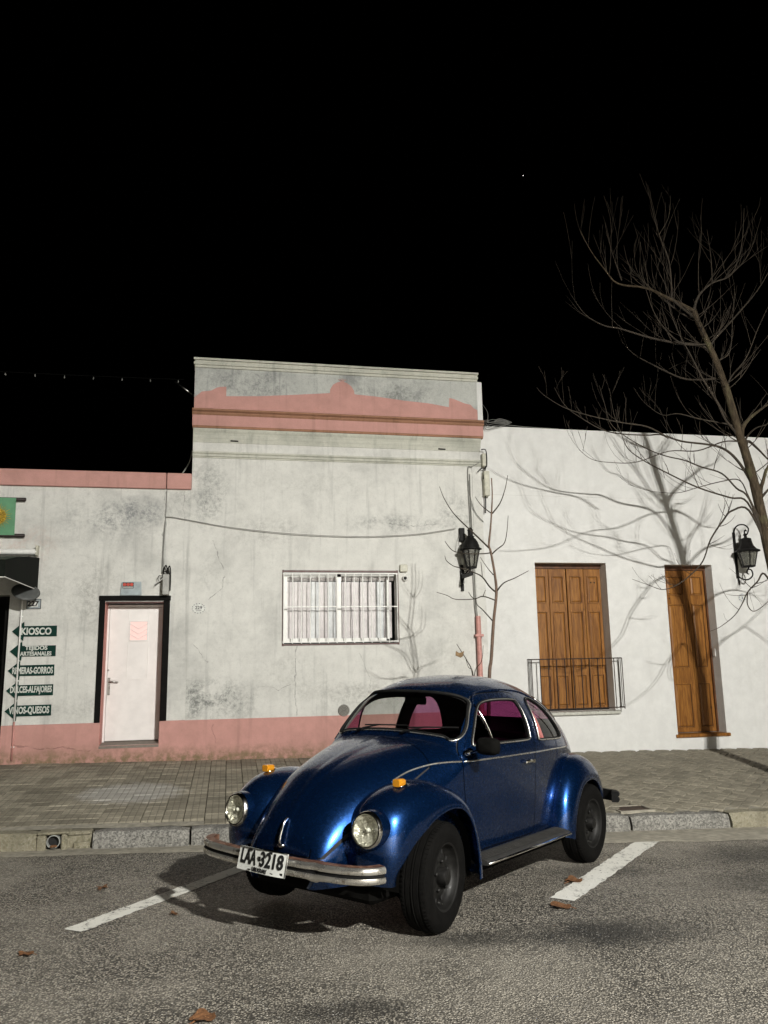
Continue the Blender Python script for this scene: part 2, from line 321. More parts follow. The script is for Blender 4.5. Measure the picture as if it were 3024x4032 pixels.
M_ledge = stucco('ledge_paint', (.36, .19, .12), (.16, .09, .05), .6, fine=.3)
M_black = plain('black_paint', (.008, .0078, .007), .9, var=.3, spec=.1)
M_iron = plain('black_iron', (.007, .0065, .006), .6, var=.4, nscale=60, spec=.2)
M_rail = plain('rail_iron', (.030, .014, .009), .6, metal=.2, var=.4, nscale=60)
M_whitepaint = plain('white_paint', (.78, .78, .75), .45, var=.06)
M_doorwhite = plain('white_door_paint', (.80, .77, .75), .4, var=.05, nscale=6)
M_redframe = plain('red_frame_paint', (.065, .018, .014), .5)
M_pinkrev = plain('pink_reveal_paint', (.56, .25, .215), .8, bump=.3)
M_threshold = plain('threshold_stone', (.22, .19, .16), .8)
M_blind = plain('blind_fabric', (.62, .585, .59), .8, var=.10, nscale=9)
M_blindgrey = plain('blind_fabric_grey', (.60, .62, .63), .8, var=.12, nscale=9)
M_dark = plain('dark_interior', (.010, .010, .010), .9, bump=0)
M_steel = plain('brushed_steel', (.42, .42, .40), .3, metal=1.0, var=.2)
M_greyplastic = plain('grey_plastic', (.33, .33, .31), .5)
M_beige = plain('beige_plastic', (.50, .49, .40), .5)
M_pvcgrey = plain('pvc_pipe', (.30, .31, .29), .6)
M_pipe_pink = plain('pink_pipe_paint', (.52, .25, .22), .45)
M_cable = plain('cable_rubber', (.010, .010, .009), .7, bump=0, spec=.2)
M_cablegrey = plain('cable_grey', (.25, .25, .23), .6, bump=0)
M_green = plain('sign_green_paint', (.007, .036, .027), .8, var=.3, nscale=8, spec=.15)
M_signwhite = plain('sign_white_paint', (.55, .57, .53), .6, var=.12)
M_banner = plain('banner_green_cloth', (.115, .28, .155), .85, var=.12, nscale=7)
M_sun = plain('banner_yellow_print', (.42, .28, .02), .8, var=.45, nscale=70, bump=0)
M_sundark = plain('banner_print_brown', (.16, .10, .02), .8, var=.3, bump=0)
M_woodpole = plain('dark_pole_wood', (.018, .010, .008), .6)
M_awning = plain('awning_canvas', (.008, .010, .008), .9, var=.4, nscale=6, spec=.1)
M_awnstrip = plain('awning_green_canvas', (.035, .060, .045), .6, var=.3)
M_tin = plain('alarm_plate_tin', (.30, .345, .36), .4, metal=.3, var=.15)
M_red = plain('sticker_red', (.50, .045, .025), .5, bump=0)
M_black2 = plain('print_black', (.01, .01, .01), .5, bump=0)
M_enamel = plain('enamel_white', (.62, .63, .60), .3, var=.08)
M_leaf = plain('dry_leaf', (.16, .072, .028), .75, var=.45, nscale=60, bump=.4)
M_rust = plain('rusty_iron', (.045, .025, .015), .75, var=.5, nscale=40, bump=.4)

def wood_mat():
    t = NT('varnished_pine'); p = t.pos()
    dist = t.n('VectorMath', operation='ADD'); t.set(dist.inputs[0], p)
    nz = t.n('TexNoise'); t.set(nz.inputs['Vector'], t.scale(p, (2.2, 2.2, .8))); nz.inputs['Scale'].default_value = 2.0; nz.inputs['Detail'].default_value = 3
    t.set(dist.inputs[1], t.scale(nz.outputs['Color'], (.10, .1, .25)))
    g = t.noise(t.scale(dist.outputs[0], (46, 46, 2.0)), 1.0, 4, .6)
    g2 = t.noise(t.scale(dist.outputs[0], (14, 14, 1.1)), 1.0, 3, .6)
    fine = t.noise(t.scale(p, (260, 260, 9)), 1.0, 2, .5)
    c = t.mix(t.map(g, .32, .68), (.165, .060, .009), (.335, .145, .028))
    c = t.mix(t.map(g2, .5, .72, 0, .65), c, (.105, .034, .005))
    c = t.mix(t.map(fine, .3, .8, 0, .3), c, (.10, .04, .008))
    v = t.n('TexVoronoi'); t.set(v.inputs['Vector'], t.scale(p, (3.3, 1, 2.0))); v.inputs['Scale'].default_value = 1.35
    c = t.mix(t.map(v.outputs['Distance'], .03, .075, .9, 0), c, (.025, .008, .003))
    t.out(color=c, rough=.42, spec=.4, normal=t.bump(t.math('ADD', g, fine), .15, .004)); return t.m
M_wood = wood_mat()
M_wooddark = plain('wood_threshold', (.10, .036, .010), .5, var=.4, nscale=12)

def asphalt_mat():
    t = NT('asphalt'); p = t.pos()
    v = t.n('TexVoronoi'); t.set(v.inputs['Vector'], p); v.inputs['Scale'].default_value = 78
    v2 = t.n('TexVoronoi'); t.set(v2.inputs['Vector'], p); v2.inputs['Scale'].default_value = 145
    vc = t.n('TexVoronoi'); t.set(vc.inputs['Vector'], p); vc.inputs['Scale'].default_value = 34
    cs = t.sep(v.outputs['Color'])
    big = t.noise(p, .55, 6, .66, .5); mid = t.noise(p, 2.6, 5, .65); grit = t.noise(p, 24, 7, .82); grit2 = t.noise(p, 85, 4, .7)
    stone = t.mix(t.map(cs[0], .1, .95), (.235, .214, .175), (.57, .522, .435))
    gap = t.map(v.outputs['Distance'], .34, .62, 0, 1)
    c = t.mix(gap, stone, (.040, .037, .031))
    c = t.mix(t.map(grit, .51, .62, 0, .9), c, (.042, .038, .032))
    c = t.mix(t.map(big, .40, .68, 0, .45), c, (.42, .387, .325))
    c = t.mix(t.map(mid, .55, .75, 0, .55), c, (.095, .087, .073))
    s = t.sep(p)
    # dark patches with their own outlines
    for (cx, cy, rx, ry, a) in ((2.35, -7.2, .8, .32, .85), (1.5, -7.15, .5, .2, .6), (4.3, -6.3, 1.1, .5, .6), (4.9, -5.4, 1.2, .5, .7), (.55, -8.0, .45, .16, .6), (-.6, -8.1, .5, .2, .35), (3.0, -5.7, .6, .35, .45)):
        ax = t.math('DIVIDE', t.math('SUBTRACT', s[0], cx), rx); ay = t.math('DIVIDE', t.math('SUBTRACT', s[1], cy), ry)
        q = t.math('SQRT', t.math('ADD', t.math('MULTIPLY', ax, ax), t.math('MULTIPLY', ay, ay)))
        q = t.math('ADD', q, t.math('MULTIPLY', t.math('SUBTRACT', mid, .5), 1.3))
        c = t.mix(t.math('MULTIPLY', t.map(q, .25, 1.05, 1, 0), a), c, (.022, .021, .018))
    spark = t.map(t.sep(v2.outputs['Color'])[1], .975, .99, 0, 1)
    c = t.mix(t.math('MULTIPLY', spark, .7), c, (.62, .60, .55))
    h = t.math('ADD', t.math('MULTIPLY', t.map(v.outputs['Distance'], .0, .7, 1, 0, False), .6), t.math('MULTIPLY', grit, 1.1))
    nrm = t.bump(h, .9, .020)
    nrm = t.bump(grit2, .4, .005, nrm)
    t.out(color=c, rough=t.map(cs[1], 0, 1, .45, .9), spec=.45, normal=nrm); return t.m
M_asphalt = asphalt_mat()
def linepaint_mat():
    t = NT('road_line_paint'); p = t.pos()
    n1 = t.noise(p, 40, 5, .7); n2 = t.noise(p, 9, 4, .6)
    wear = t.map(t.math('ADD', t.math('MULTIPLY', n1, .65), t.math('MULTIPLY', n2, .35)), .555, .60, 0, 1)
    c = t.mix(wear, (.74, .73, .67), (.05, .047, .04))
    c = t.mix(t.map(n2, .45, .7, 0, .35), c, (.42, .41, .37))
    t.out(color=c, rough=.75, normal=t.bump(n1, .8, .012)); return t.m
M_line = linepaint_mat()
def tile_mat(name, a, b, grooves):
    t = NT(name); p = t.pos(); o = t.n('TexCoord').outputs['Object']
    rnd = t.n('ObjectInfo').outputs['Random']
    n1 = t.noise(p, 55, 5, .65); n2 = t.noise(p, 1.3, 5, .6); n3 = t.noise(p, 8, 5, .7)
    c = t.mix(rnd, a, b)
    c = t.mix(t.map(n3, .4, .75, 0, .55), c, tuple(x*.55 for x in a))
    c = t.mix(t.map(n2, .45, .7, 0, .5), c, tuple(x*.62 for x in a))
    c = t.mix(t.map(n1, .3, .8, 0, .35), c, tuple(x*.5 for x in a))
    if grooves:   # smear of spilt cement over some tiles
        sp = t.sep(p); ax = t.math('DIVIDE', t.math('ADD', sp[0], 1.08), .72); ay = t.math('DIVIDE', t.math('ADD', sp[1], 2.15), .68)
        q = t.math('ADD', t.math('SQRT', t.math('ADD', t.math('MULTIPLY', ax, ax), t.math('MULTIPLY', ay, ay))), t.math('MULTIPLY', t.math('SUBTRACT', n3, .5), .9))
        c = t.mix(t.map(q, .55, 1.0, .75, 0), c, (.42, .41, .385))
    h = t.math('MULTIPLY', n1, .35)
    if grooves:
        s = t.sep(o); f = None
        for ax in (0, 1):
            for off in (-.033, .033):
                d = t.math('ABSOLUTE', t.math('SUBTRACT', s[ax], off)); g = t.map(d, .0015, .006, 1, 0)
                f = g if f is None else t.math('MAXIMUM', f, g)
        c = t.mix(t.math('MULTIPLY', f, .6), c, tuple(x*.34 for x in a)); h = t.math('SUBTRACT', h, t.math('MULTIPLY', f, .8))
    t.out(color=c, rough=.85, spec=.3, normal=t.bump(h, .45, .006)); return t.m
M_tile = tile_mat('pavement_tile', (.22, .20, .152), (.40, .365, .283), True)
M_paver = tile_mat('pavement_block', (.20, .183, .14), (.335, .305, .238), False)
M_bed = plain('paving_joint_earth', (.075, .066, .047), .95, var=.4, nscale=30, bump=.5)
M_gutter = plain('gutter_concrete', (.28, .26, .21), .85, var=.25, nscale=14, bump=.4)
def granite(name, a, b, c3):
    t = NT(name); p = t.pos(); v = t.n('TexVoronoi'); t.set(v.inputs['Vector'], p); v.inputs['Scale'].default_value = 75
    n1 = t.noise(p, 26, 5, .7); n2 = t.noise(p, 4, 5, .6)
    c = t.mix(t.sep(v.outputs['Color'])[0], a, b)
    c = t.mix(t.map(n1, .5, .68, 0, .7), c, c3); c = t.mix(t.map(n2, .45, .7, 0, .5), c, tuple(x*.5 for x in a))
    t.out(color=c, rough=.8, normal=t.bump(n1, .8, .02)); return t.m
M_kerb = granite('kerb_granite', (.10, .097, .088), (.31, .30, .27), (.055, .053, .048))
M_kerbold = granite('kerb_mossy_concrete', (.20, .18, .12), (.27, .25, .19), (.085, .085, .045))

# ---------------------------------------------------------------- ground
def yk(x): return -3.92-.056*x                         # kerb face line
def yg(x): return min(-4.22-.115*x, yk(x)-.22)         # outer edge of the concrete gutter
def road_z(x, y):
    x = max(-30, min(30, x)); d = y+7.04
    f = -.035*d if d > 0 else -.035*d*max(0, 1+d/4)*.5 if d > -4 else 0
    return -.018*x + max(f, -.125)
def kerb_z(x): return .06-.0165*max(-30, min(30, x))
def walk_z(x, y):
    t = max(0, min(1.2, (y-yk(x))/(-yk(x)))); xx = max(-30, min(30, x))
    return kerb_z(x)+(.165-.002*xx)*t
def axis(a, b, step, far):
    s = list(np.arange(a, b+1e-6, step)); lo = []; d = step
    p = a
    while p > -far: d *= 1.6; p -= d; lo.append(p)
    hi = []; p = b; d = step
    while p < far: d *= 1.6; p += d; hi.append(p)
    return lo[::-1]+s+hi
xs = axis(-6, 12, .5, 400)
road = MB(); ny = [-400, -200, -90, -45, -30, -22, -17, -14, -12.5, -11.5, -10.8, -10.2, -9.6, -9, -8.5, -8, -7.5, -7, -6.5, -6, -5.5, -5]
road.grid([[(x, y, road_z(x, y)) for y in ny]+[(x, yk(x)+.05, road_z(x, yk(x)))] for x in xs])
struct(road.build('road', M_asphalt, smooth=True))
g = MB(); gx = list(np.arange(-8, 14.01, .25))
g.grid([[(x, yg(x)+random.uniform(-.025, .025), road_z(x, yg(x))+.004), (x, yg(x)+.06, road_z(x, yg(x))+.012), (x, yk(x)-.06, road_z(x, yk(x))+.010), (x, yk(x)+.04, road_z(x, yk(x))+.014)] for x in gx])
struct(g.build('gutter', M_gutter, smooth=True))
for a, b, lab, w0, w1 in (((-.925,-6.485), (.42,-4.56), 'worn white parking line running under the front of the blue car', .155, .15), ((2.372,-6.455), (4.115,-4.57), 'worn white parking line right of the blue car', .185, .20)):
    mk = MB(); A = Vector(a); B = Vector(b); d = (B-A).normalized(); nn = Vector((-d.y, d.x)); rows = []
    N = 60
    for i in range(N+1):
        p = A.lerp(B, i/N); ww = w0+(w1-w0)*i/N; e = random.uniform(-.008, .008); e2 = random.uniform(-.008, .008); row = []
        for k in range(5):
            q = p+nn*((k/4-.5)*ww+(e if k == 0 else e2 if k == 4 else 0)); row.append((q.x, q.y, road_z(q.x, q.y)+.005))
        rows.append(row)
    mk.grid(rows); o = mk.build('parking_line', M_line); tag(o, lab, 'road marking')
# kerb of single stones
kerb = struct(MB().add([(x, y, z) for x in (-8, 14) for y, z in ((yk(x)+.155, -.4), (yk(x)+.20, -.4), (yk(x)+.20, kerb_z(x)-.03), (yk(x)+.155, kerb_z(x)-.03))], [(0,1,2,3),(4,5,6,7),(0,1,5,4),(1,2,6,5),(2,3,7,6),(3,0,4,7)]).build('kerb', M_bed))
stones = [(-8, -6.1, 1), (-6.08, -4.2, 0), (-4.17, -2.66, 1), (-2.64, -1.72, 1), (-1.22, -.33, 0), (-.31, .62, 0), (.64, 1.6, 0), (1.62, 2.55, 0), (2.57, 3.42, 0), (3.44, 4.14, 0), (4.17, 5.26, 0), (5.28, 6.5, 1), (6.52, 7.6, 0), (7.62, 9, 1), (9.02, 11, 0), (11.02, 14, 0)]
for xa, xb, old in stones:
    n = max(3, int((xb-xa)/.12)); jut = random.uniform(-.012, .012); tilt = random.uniform(-.008, .008)
    rows = []
    for i in range(n+1):
        x = xa+(xb-xa)*i/n; e = 0.014 if i in (0, n) else 0
        wob = lambda a: random.uniform(-a, a)
        y0 = yk(x)+jut; zt = kerb_z(x)+tilt; zb = road_z(x, yk(x))-.05
        a_ = .016 if old else .007
        rows.append([(x, y0+e+wob(a_), zb), (x, y0+e*.5+wob(a_), zb*.5+zt*.5), (x, y0+e+.008+wob(a_), zt-.03-e), (x, y0+.028+e+wob(a_), zt-.004-e), (x, y0+.17, zt-.002-e), (x, y0+.175, zb)])
    k = MB(); k.grid(rows); k.add([p for p in rows[0]], [tuple(range(6))]); k.add([p for p in rows[-1]], [tuple(range(6))])
    k.build('kerb_stone', M_kerbold if old else M_kerb, kerb, smooth=35)
# broken kerb bit with the rain pipe
bk = MB()
for (xa, xb, ya, yb, z0, z1) in ((-1.50, -1.24, .05, .17, -.12, .07), (-1.40, -1.25, .02, .17, -.12, -.02), (-1.46, -1.24, .03, .16, .040, .078), (-1.725, -1.43, .0, .17, .062, .086), (-1.725, -1.642, .0, .17, -.12, .061), (-1.508, -1.455, .005, .17, -.12, .061)):
    bk.bev(xa, xb, yk(-1.4)+ya, yk(-1.4)+yb, z0, z1, .012)
bk.build('broken_kerb_stone', M_kerbold, kerb)
pc = Vector((-1.575, yk(-1.575)-.005, .0))
pipe = thing('drain_pipe', 'grey plastic rain pipe end opening through the kerb at left', 'pipe', (pc.x, pc.y, pc.z-.062))
MB().lathe([(.053, .15), (.053, .0), (.060, .0), (.060, .15)], 28).build('pipe_wall', M_pvcgrey, pipe, smooth=40)
MB().lathe([(.0005, .05), (.053, .05)], 28).build('pipe_shade', M_dark, pipe)
for ch in pipe.children: ch.location.z = .062
lf = MB(); lf.lathe([(.0005, 0), (.028, .006), (.036, -.004)], 7, axis='z').build('leaf_litter', M_leaf, pipe).location = (.005, -.004, .026)

# sidewalk bed and its paving pieces
sb = MB(); sb.grid([[(x, yk(x)+.14, walk_z(x, yk(x)+.14)-.022)]+[(x, y, walk_z(x, y)-.022) for y in (-3, -2, -1, .3)] for x in list(np.arange(-12, 20.01, 1.0))])
walk = struct(sb.build('sidewalk', M_bed, smooth=True))
def slab_mesh(name, sx, sy, h, mat, b=.004):
    k = MB(); k.bev(-sx/2, sx/2, -sy/2, sy/2, -h, 0, b); return k.mesh(name, mat)
TS = .208
tile_me = slab_mesh('paving_tile', TS-.007, TS-.007, .03, M_tile)
half_me = slab_mesh('paving_tile_half', TS-.007, TS*.6, .03, M_tile)
def slope_rot(x, y, j=.012):
    ax = (walk_z(x, y+.1)-walk_z(x, y-.1))/.2; ay = (walk_z(x+.1, y)-walk_z(x-.1, y))/.2
    return (ax+random.uniform(-j, j), -ay+random.uniform(-j, j))
pieces = []
XSPLIT = 2.2
nx0 = int(-6/TS)
for i in range(nx0, int(XSPLIT/TS)):
    x = -.2+ (i+.5)*TS
    if x > XSPLIT: continue
    for j in range(21):
        y = -.104-j*TS
        if y-TS/2 < yk(x)+.165: continue
        pieces.append(('paving_tile', tile_me, x, y, random.uniform(-.006, .006), 0))
# broken tile rows against the kerb
s = .105
pav_me = slab_mesh('paving_block', 2*s-.008, s-.008, .03, M_paver, .006)
c45, s45 = math.cos(R(45)), math.sin(R(45))
for a in range(-60, 130):
    for b in range(-90, 90):
        d = (a-b) % 4
        if d == 0: u, v, rot = (a+1)*s, (b+.5)*s, R(45)
        elif d == 3: u, v, rot = (a+.5)*s, (b+1)*s, R(135)
        else: continue
        x = XSPLIT+.1+u*c45-v*s45; y = -2+u*s45+v*c45
        if x < XSPLIT+.02 or x > 11 or y > -.03 or y < yk(x)+.21: continue
        if 4.12 < x < 4.52 and -4.0 < y < -3.66: continue
        pieces.append(('paving_block', pav_me, x, y, random.uniform(0, math.tau)*0, rot))
def shows(x, y):
    v = Vector((x, y, walk_z(x, y)))-CAM; z = v.dot(cf); px_ = v.dot(cr)/z; py_ = v.dot(cu)/z
    vis = abs(px_) < .5 and py_ > -.66
    # hidden behind the car
    if vis and -.17 < px_ < .26 and py_ < -.28 and y < -.9 and (x-0)/(y+12.08)*1 > 0 and .03 < x/(y+12.08) < .46: vis = vis and not (.05 < x/(y+12.08) < .44)
    return vis, z
for kind in ('paving_tile', 'paving_block'):
    L = [p for p in pieces if p[0] == kind]
    L.sort(key=lambda p: (not shows(p[2], p[3])[0], shows(p[2], p[3])[1]))
    rest = MB()
    for n, (nm, me, x, y, r, rot) in enumerate(L):
        rx, ry = slope_rot(x, y, .014 if nm == 'paving_tile' else .045)
        zz = walk_z(x, y)+random.uniform(-.004, .003)
        if n < 300:
            o = link(nm, me, walk); o.location = (x, y, zz)
            o.rotation_euler = (Matrix.Rotation(ry, 3, 'Y') @ Matrix.Rotation(rx, 3, 'X') @ Matrix.Rotation(rot+random.uniform(-.008, .008), 3, 'Z')).to_euler()
        else:
            Mx = Matrix.Translation((x, y, zz)) @ Matrix.Rotation(ry, 4, 'Y') @ Matrix.Rotation(rx, 4, 'X') @ Matrix.Rotation(rot, 4, 'Z')
            rest.add([Mx @ v.co for v in me.vertices], [tuple(p.vertices) for p in me.polygons])
    o = rest.build(kind+'_remainder', M_paver if kind == 'paving_block' else plain('pavement_tile_far', (.305, .278, .214), .85, var=.25, nscale=9, bump=.4), walk); o['kind'] = 'stuff'
# mortar strip between paving and kerb, cement patch, iron cover
ms = MB(); ms.grid([[(x, yk(x)+.165, kerb_z(x)-.006+random.uniform(-.004, .004)), (x, yk(x)+.30+random.uniform(-.02, .02), walk_z(x, yk(x)+.3)-.006)] for x in np.arange(-8, 14, .11)]); ms.build('mortar_strip', M_gutter, walk)
hc = thing('utility_cover', 'dark rusty iron utility cover in the pavement beside the kerb', 'cover', (4.32, -3.84, walk_z(4.32, -3.84)))
hf = MB(); hf.bev(-.17, .17, -.12, .12, -.03, -.003, .003); hf.build('lid', M_rust, hc); 
fr = MB()
for q in ((-.20,.20,-.155,-.125), (-.20,.20,.125,.155), (-.20,-.175,-.125,.125), (.175,.20,-.125,.125)): fr.box(q[0], q[1], q[2], q[3], -.03, .004)
fr.build('frame', M_gutter, hc)
# ---------------------------------------------------------------- buildings
def wall_mesh(x0, x1, z0, z1, ops, depth=.25, y=0.0, back=None, sides=True):
    """front face with rectangular openings and their reveals; back > 0 adds the block behind"""
    k = MB(); X = sorted({x0, x1, *[v for o in ops for v in o[:2]]}); Z = sorted({z0, z1, *[v for o in ops for v in o[2:4]]})
    X = [v for v in X if x0 <= v <= x1]; Z = [v for v in Z if z0 <= v <= z1]
    for a, b in zip(X, X[1:]):
        for c, d in zip(Z, Z[1:]):
            mx, mz = (a+b)/2, (c+d)/2
            if any(o[0] < mx < o[1] and o[2] < mz < o[3] for o in ops): continue
            k.add([(a,y,c),(b,y,c),(b,y,d),(a,y,d)], [(0,1,2,3)])
    for o in ops:
        a, b, c, d = o[:4]; dp = y+(o[4] if len(o) > 4 else depth)
        k.add([(a,y,c),(a,dp,c),(a,dp,d),(a,y,d)], [(0,1,2,3)]); k.add([(b,y,c),(b,y,d),(b,dp,d),(b,dp,c)], [(0,1,2,3)])
        k.add([(a,y,d),(a,dp,d),(b,dp,d),(b,y,d)], [(0,1,2,3)]); k.add([(a,y,c),(b,y,c),(b,dp,c),(a,dp,c)], [(0,1,2,3)])
    if back:
        t = .22
        k.add([(x0,y,z1),(x1,y,z1),(x1,y+t,z1),(x0,y+t,z1)], [(0,1,2,3)])
        k.add([(x0,y+t,z1),(x1,y+t,z1),(x1,y+t,z1-.5),(x0,y+t,z1-.5)], [(0,1,2,3)])
        k.add([(x0,y+t,z1-.5),(x1,y+t,z1-.5),(x1,back,z1-.5),(x0,back,z1-.5)], [(0,1,2,3)])
        k.add([(x0,y,z0),(x0,y,z1),(x0,y+t,z1),(x0,y+t,z1-.5),(x0,back,z1-.5),(x0,back,z0)], [(0,1,2,3,4,5)])
        k.add([(x1,y,z0),(x1,y,z1),(x1,y+t,z1),(x1,y+t,z1-.5),(x1,back,z1-.5),(x1,back,z0)], [(5,4,3,2,1,0)])
        k.add([(x0,back,z0),(x1,back,z0),(x1,back,z1-.5),(x0,back,z1-.5)], [(3,2,1,0)])
    return k
XA, XB, XCc = -.59, 4.05, 16.0
# ---- left building
lb = thing('shop_building', 'low grey-white building with pink parapet band, shop awning and white door', 'building', (-3, 0, .28))
def P(o): o.location = -o.parent.location if o.parent else o.location; return o      # parts are modelled in place
D1 = (-1.77, -.95, .48, 2.52, .32)
P(wall_mesh(-9, XA-.001, -.4, 4.23, [D1, (-6.2, -3.08, -.2, 2.62, .30)], back=8.0).build('wall', M_wall_left, lb, fixn=False))
for xa, xb in ((-9, -.968), (-.957, XA-.003)):
    k = MB(); k.bev(xa, xb, -.055, .30, 4.222+.001, 4.47, .008); P(k.build('parapet_band', M_pink, lb))
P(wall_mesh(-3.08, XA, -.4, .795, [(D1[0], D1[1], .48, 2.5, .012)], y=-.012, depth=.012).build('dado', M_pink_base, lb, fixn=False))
for xa, xb in ((-3.08, D1[0]), (D1[1], XA)):
    k = MB(); k.add([(xa,-.012,.795),(xb,-.012,.795),(xb,0,.80),(xa,0,.80)], [(0,1,2,3)]); P(k.build('dado_edge', M_pink_base, lb))
k = MB()   # black painted surround
k.bev(-1.85, D1[0]-.002, -.022, -.001, .80, 2.53, .004); k.bev(D1[1]+.002, -.855, -.022, -.001, .80, 2.53, .004); k.bev(-1.86, -.845, -.030, -.001, 2.532, 2.605, .005)
P(k.build('door_surround', M_black, lb))
k = MB(); k.box(D1[0]-.0, D1[0]+.004, .003, .319, .485, 2.52); P(k.build('door_reveal_paint', M_pinkrev, lb))
k = MB(); k.box(D1[1]-.004, D1[1], .003, .319, .485, 2.52); P(k.build('door_reveal_paint', M_pinkrev, lb))
k = MB(); k.box(D1[0]+.005, D1[1]-.005, .003, .06, 2.495, 2.519); P(k.build('door_head_board', M_redframe, lb))
k = MB(); k.add([(D1[0],-.02,.475),(D1[1],-.02,.475),(D1[1],.31,.51),(D1[0],.31,.51),(D1[0],-.02,.44),(D1[1],-.02,.44),(D1[1],.31,.44),(D1[0],.31,.44)], [(0,1,2,3),(4,7,6,5),(0,4,5,1),(1,5,6,2),(2,6,7,3),(3,7,4,0)]); P(k.build('threshold', M_threshold, lb))
# white metal door
dr = MB(); dr.bev(D1[0]+.035, D1[1]-.006, .145, .19, .515, 2.45, .006); door = P(dr.build('door', M_doorwhite, lb)); door.location.y += .115
fr = MB()
for q in ((D1[0]+.004, D1[0]+.032, .13, .195, .50, 2.485), (D1[1]-.004, D1[1]-.001, .13, .195, .50, 2.485), (D1[0]+.033, D1[1]-.005, .13, .195, 2.453, 2.488)): fr.box(*q)
P(fr.build('door_frame', M_doorwhite, lb)).location.y += .115
def sub(k, name, mat, parent, smooth=False):
    o = k.build(name, mat, parent, smooth); return o
for q in ((-1.464, -1.456, 1.405, 1.94), (-1.174, -1.166, 1.405, 1.94), (-1.464, -1.456, 2.255, 2.42), (-1.174, -1.166, 2.255, 2.42), (-1.715, -.97, 1.385, 1.40)):
    k = MB(); k.box(q[0], q[1], .136, .146, q[2], q[3]); sub(k, 'panel_strip', M_doorwhite, door)
k = MB(); k.bev(-1.725, -1.69, .135, .146, 1.17, 1.42, .004); sub(k, 'lock_plate', M_steel, door)
k = MB(); k.tube([(-1.705,.135,1.36), (-1.70,.10,1.36), (-1.66,.095,1.365), (-1.57,.095,1.355)], [.009,.009,.009,.007], 8); sub(k, 'handle', M_steel, door, True)
k = MB(); k.lathe([(.0004, -.02), (.012, -.018), (.014, .01)], 12, Matrix.Translation((-1.722, .137, 1.53))); sub(k, 'lock_cylinder', M_steel, door, True)
t = NT('lit_door_pane'); t.out(color=(.70, .50, .47), rough=.3, emit=(1.0, .62, .58), emits=.38); M_pane = t.m
k = MB(); k.box(-1.435, -1.195, .140, .1435, 1.965, 2.235); pane = sub(k, 'door_pane', M_pane, door); tag(pane, 'small lit pane with pink glow and chevron bars')
k = MB()
for q in ((-1.45,-1.436,1.95,2.25), (-1.194,-1.18,1.95,2.25), (-1.436,-1.194,1.95,1.964), (-1.436,-1.194,2.236,2.25)): k.box(q[0], q[1], .128, .146, q[2], q[3])
sub(k, 'pane_frame', M_doorwhite, door)
for i in range(3):
    z = 2.20-i*.075; k = MB(); k.tube([(-1.455,.132,z+.015), (-1.315,.130,z-.07), (-1.175,.132,z+.015)], .005, 6); sub(k, 'chevron_bar', M_doorwhite, door)
# dark shop room behind the opening
k = MB(); k.add([(-6.2,3,-.2),(-3.08,3,-.2),(-3.08,3,2.62),(-6.2,3,2.62)], [(0,1,2,3)]); P(k.build('shop_back_wall', M_dark, lb))
k = MB(); k.add([(-3.079,.30,-.2),(-3.079,3,-.2),(-3.079,3,2.62),(-3.079,.30,2.62)], [(0,1,2,3)]); k.add([(-6.2,.3,2.619),(-3.08,.3,2.619),(-3.08,3,2.619),(-6.2,3,2.619)], [(0,1,2,3)]); P(k.build('shop_inner_wall', M_dark, lb))
k = MB(); k.box(-3.16, -3.082, .12, .18, .2, 2.6); P(k.build('shop_door_frame', M_black, lb))

# ---- middle building
mb = thing('house_with_parapet', 'tall old house with weathered parapet, pink cornice and barred window', 'building', (1.7, 0, .2))
W1 = (.83, 2.59, 1.87, 2.96, .16)
P(wall_mesh(XA, XB, -.4, 5.50, [W1], back=8.0).build('wall', M_wall_mid, mb, fixn=False))
pw = MB(); pw.box(XA, XB, .0005, .25, 5.501, 6.25); P(pw.build('parapet', M_parapet, mb))
def profile_run(name, prof, mat, xa, xb, ret=.0):
    k = MB(); k.prism(prof, 'x', xa, xb); return P(k.build(name, mat, mb))
for (z0, z1, d) in ((6.205, 6.245, .022), (6.246, 6.285, .045), (6.286, 6.318, .030), (6.319, 6.352, .062)):
    profile_run('coping_course', [(-d, z0), (-d, z1), (.26, z1), (.26, z0)], M_mould, XA-.02*(d > .03), XB+.0+d*.3)
profile_run('ledge', [(-.085,5.405),(-.105,5.43),(-.105,5.445),(-.085,5.455),(-.12,5.475),(-.12,5.495),(-.09,5.512),(0,5.53),(0,5.405)], M_ledge, XA-.02, XB+.065)
profile_run('pink_fascia', [(-.085,5.235),(-.085,5.404),(0,5.404),(0,5.235)], M_pink, XA-.015, XB+.055)
profile_run('drip_shadow_course', [(-.075,5.20),(-.080,5.234),(0,5.234),(0,5.20)], M_ledge, XA-.01, XB+.05)  # its brown stands in for the drip shadow below the pink fascia
profile_run('moulding', [(-.05,5.165),(-.058,5.185),(-.058,5.199),(0,5.199),(0,5.05),(-.012,5.05),(-.018,5.10),(-.03,5.135)], M_mould, XA, XB+.02)
profile_run('frieze_line', [(-.010,4.985),(-.012,5.048),(0,5.048),(0,4.985)], M_mould, XA, XB+.012)
profile_run('moulding', [(-.016,4.735),(-.016,4.752),(-.034,4.758),(-.034,4.79),(-.024,4.795),(-.042,4.81),(-.042,4.835),(0,4.845),(0,4.735)], M_mould, XA, XB+.018)
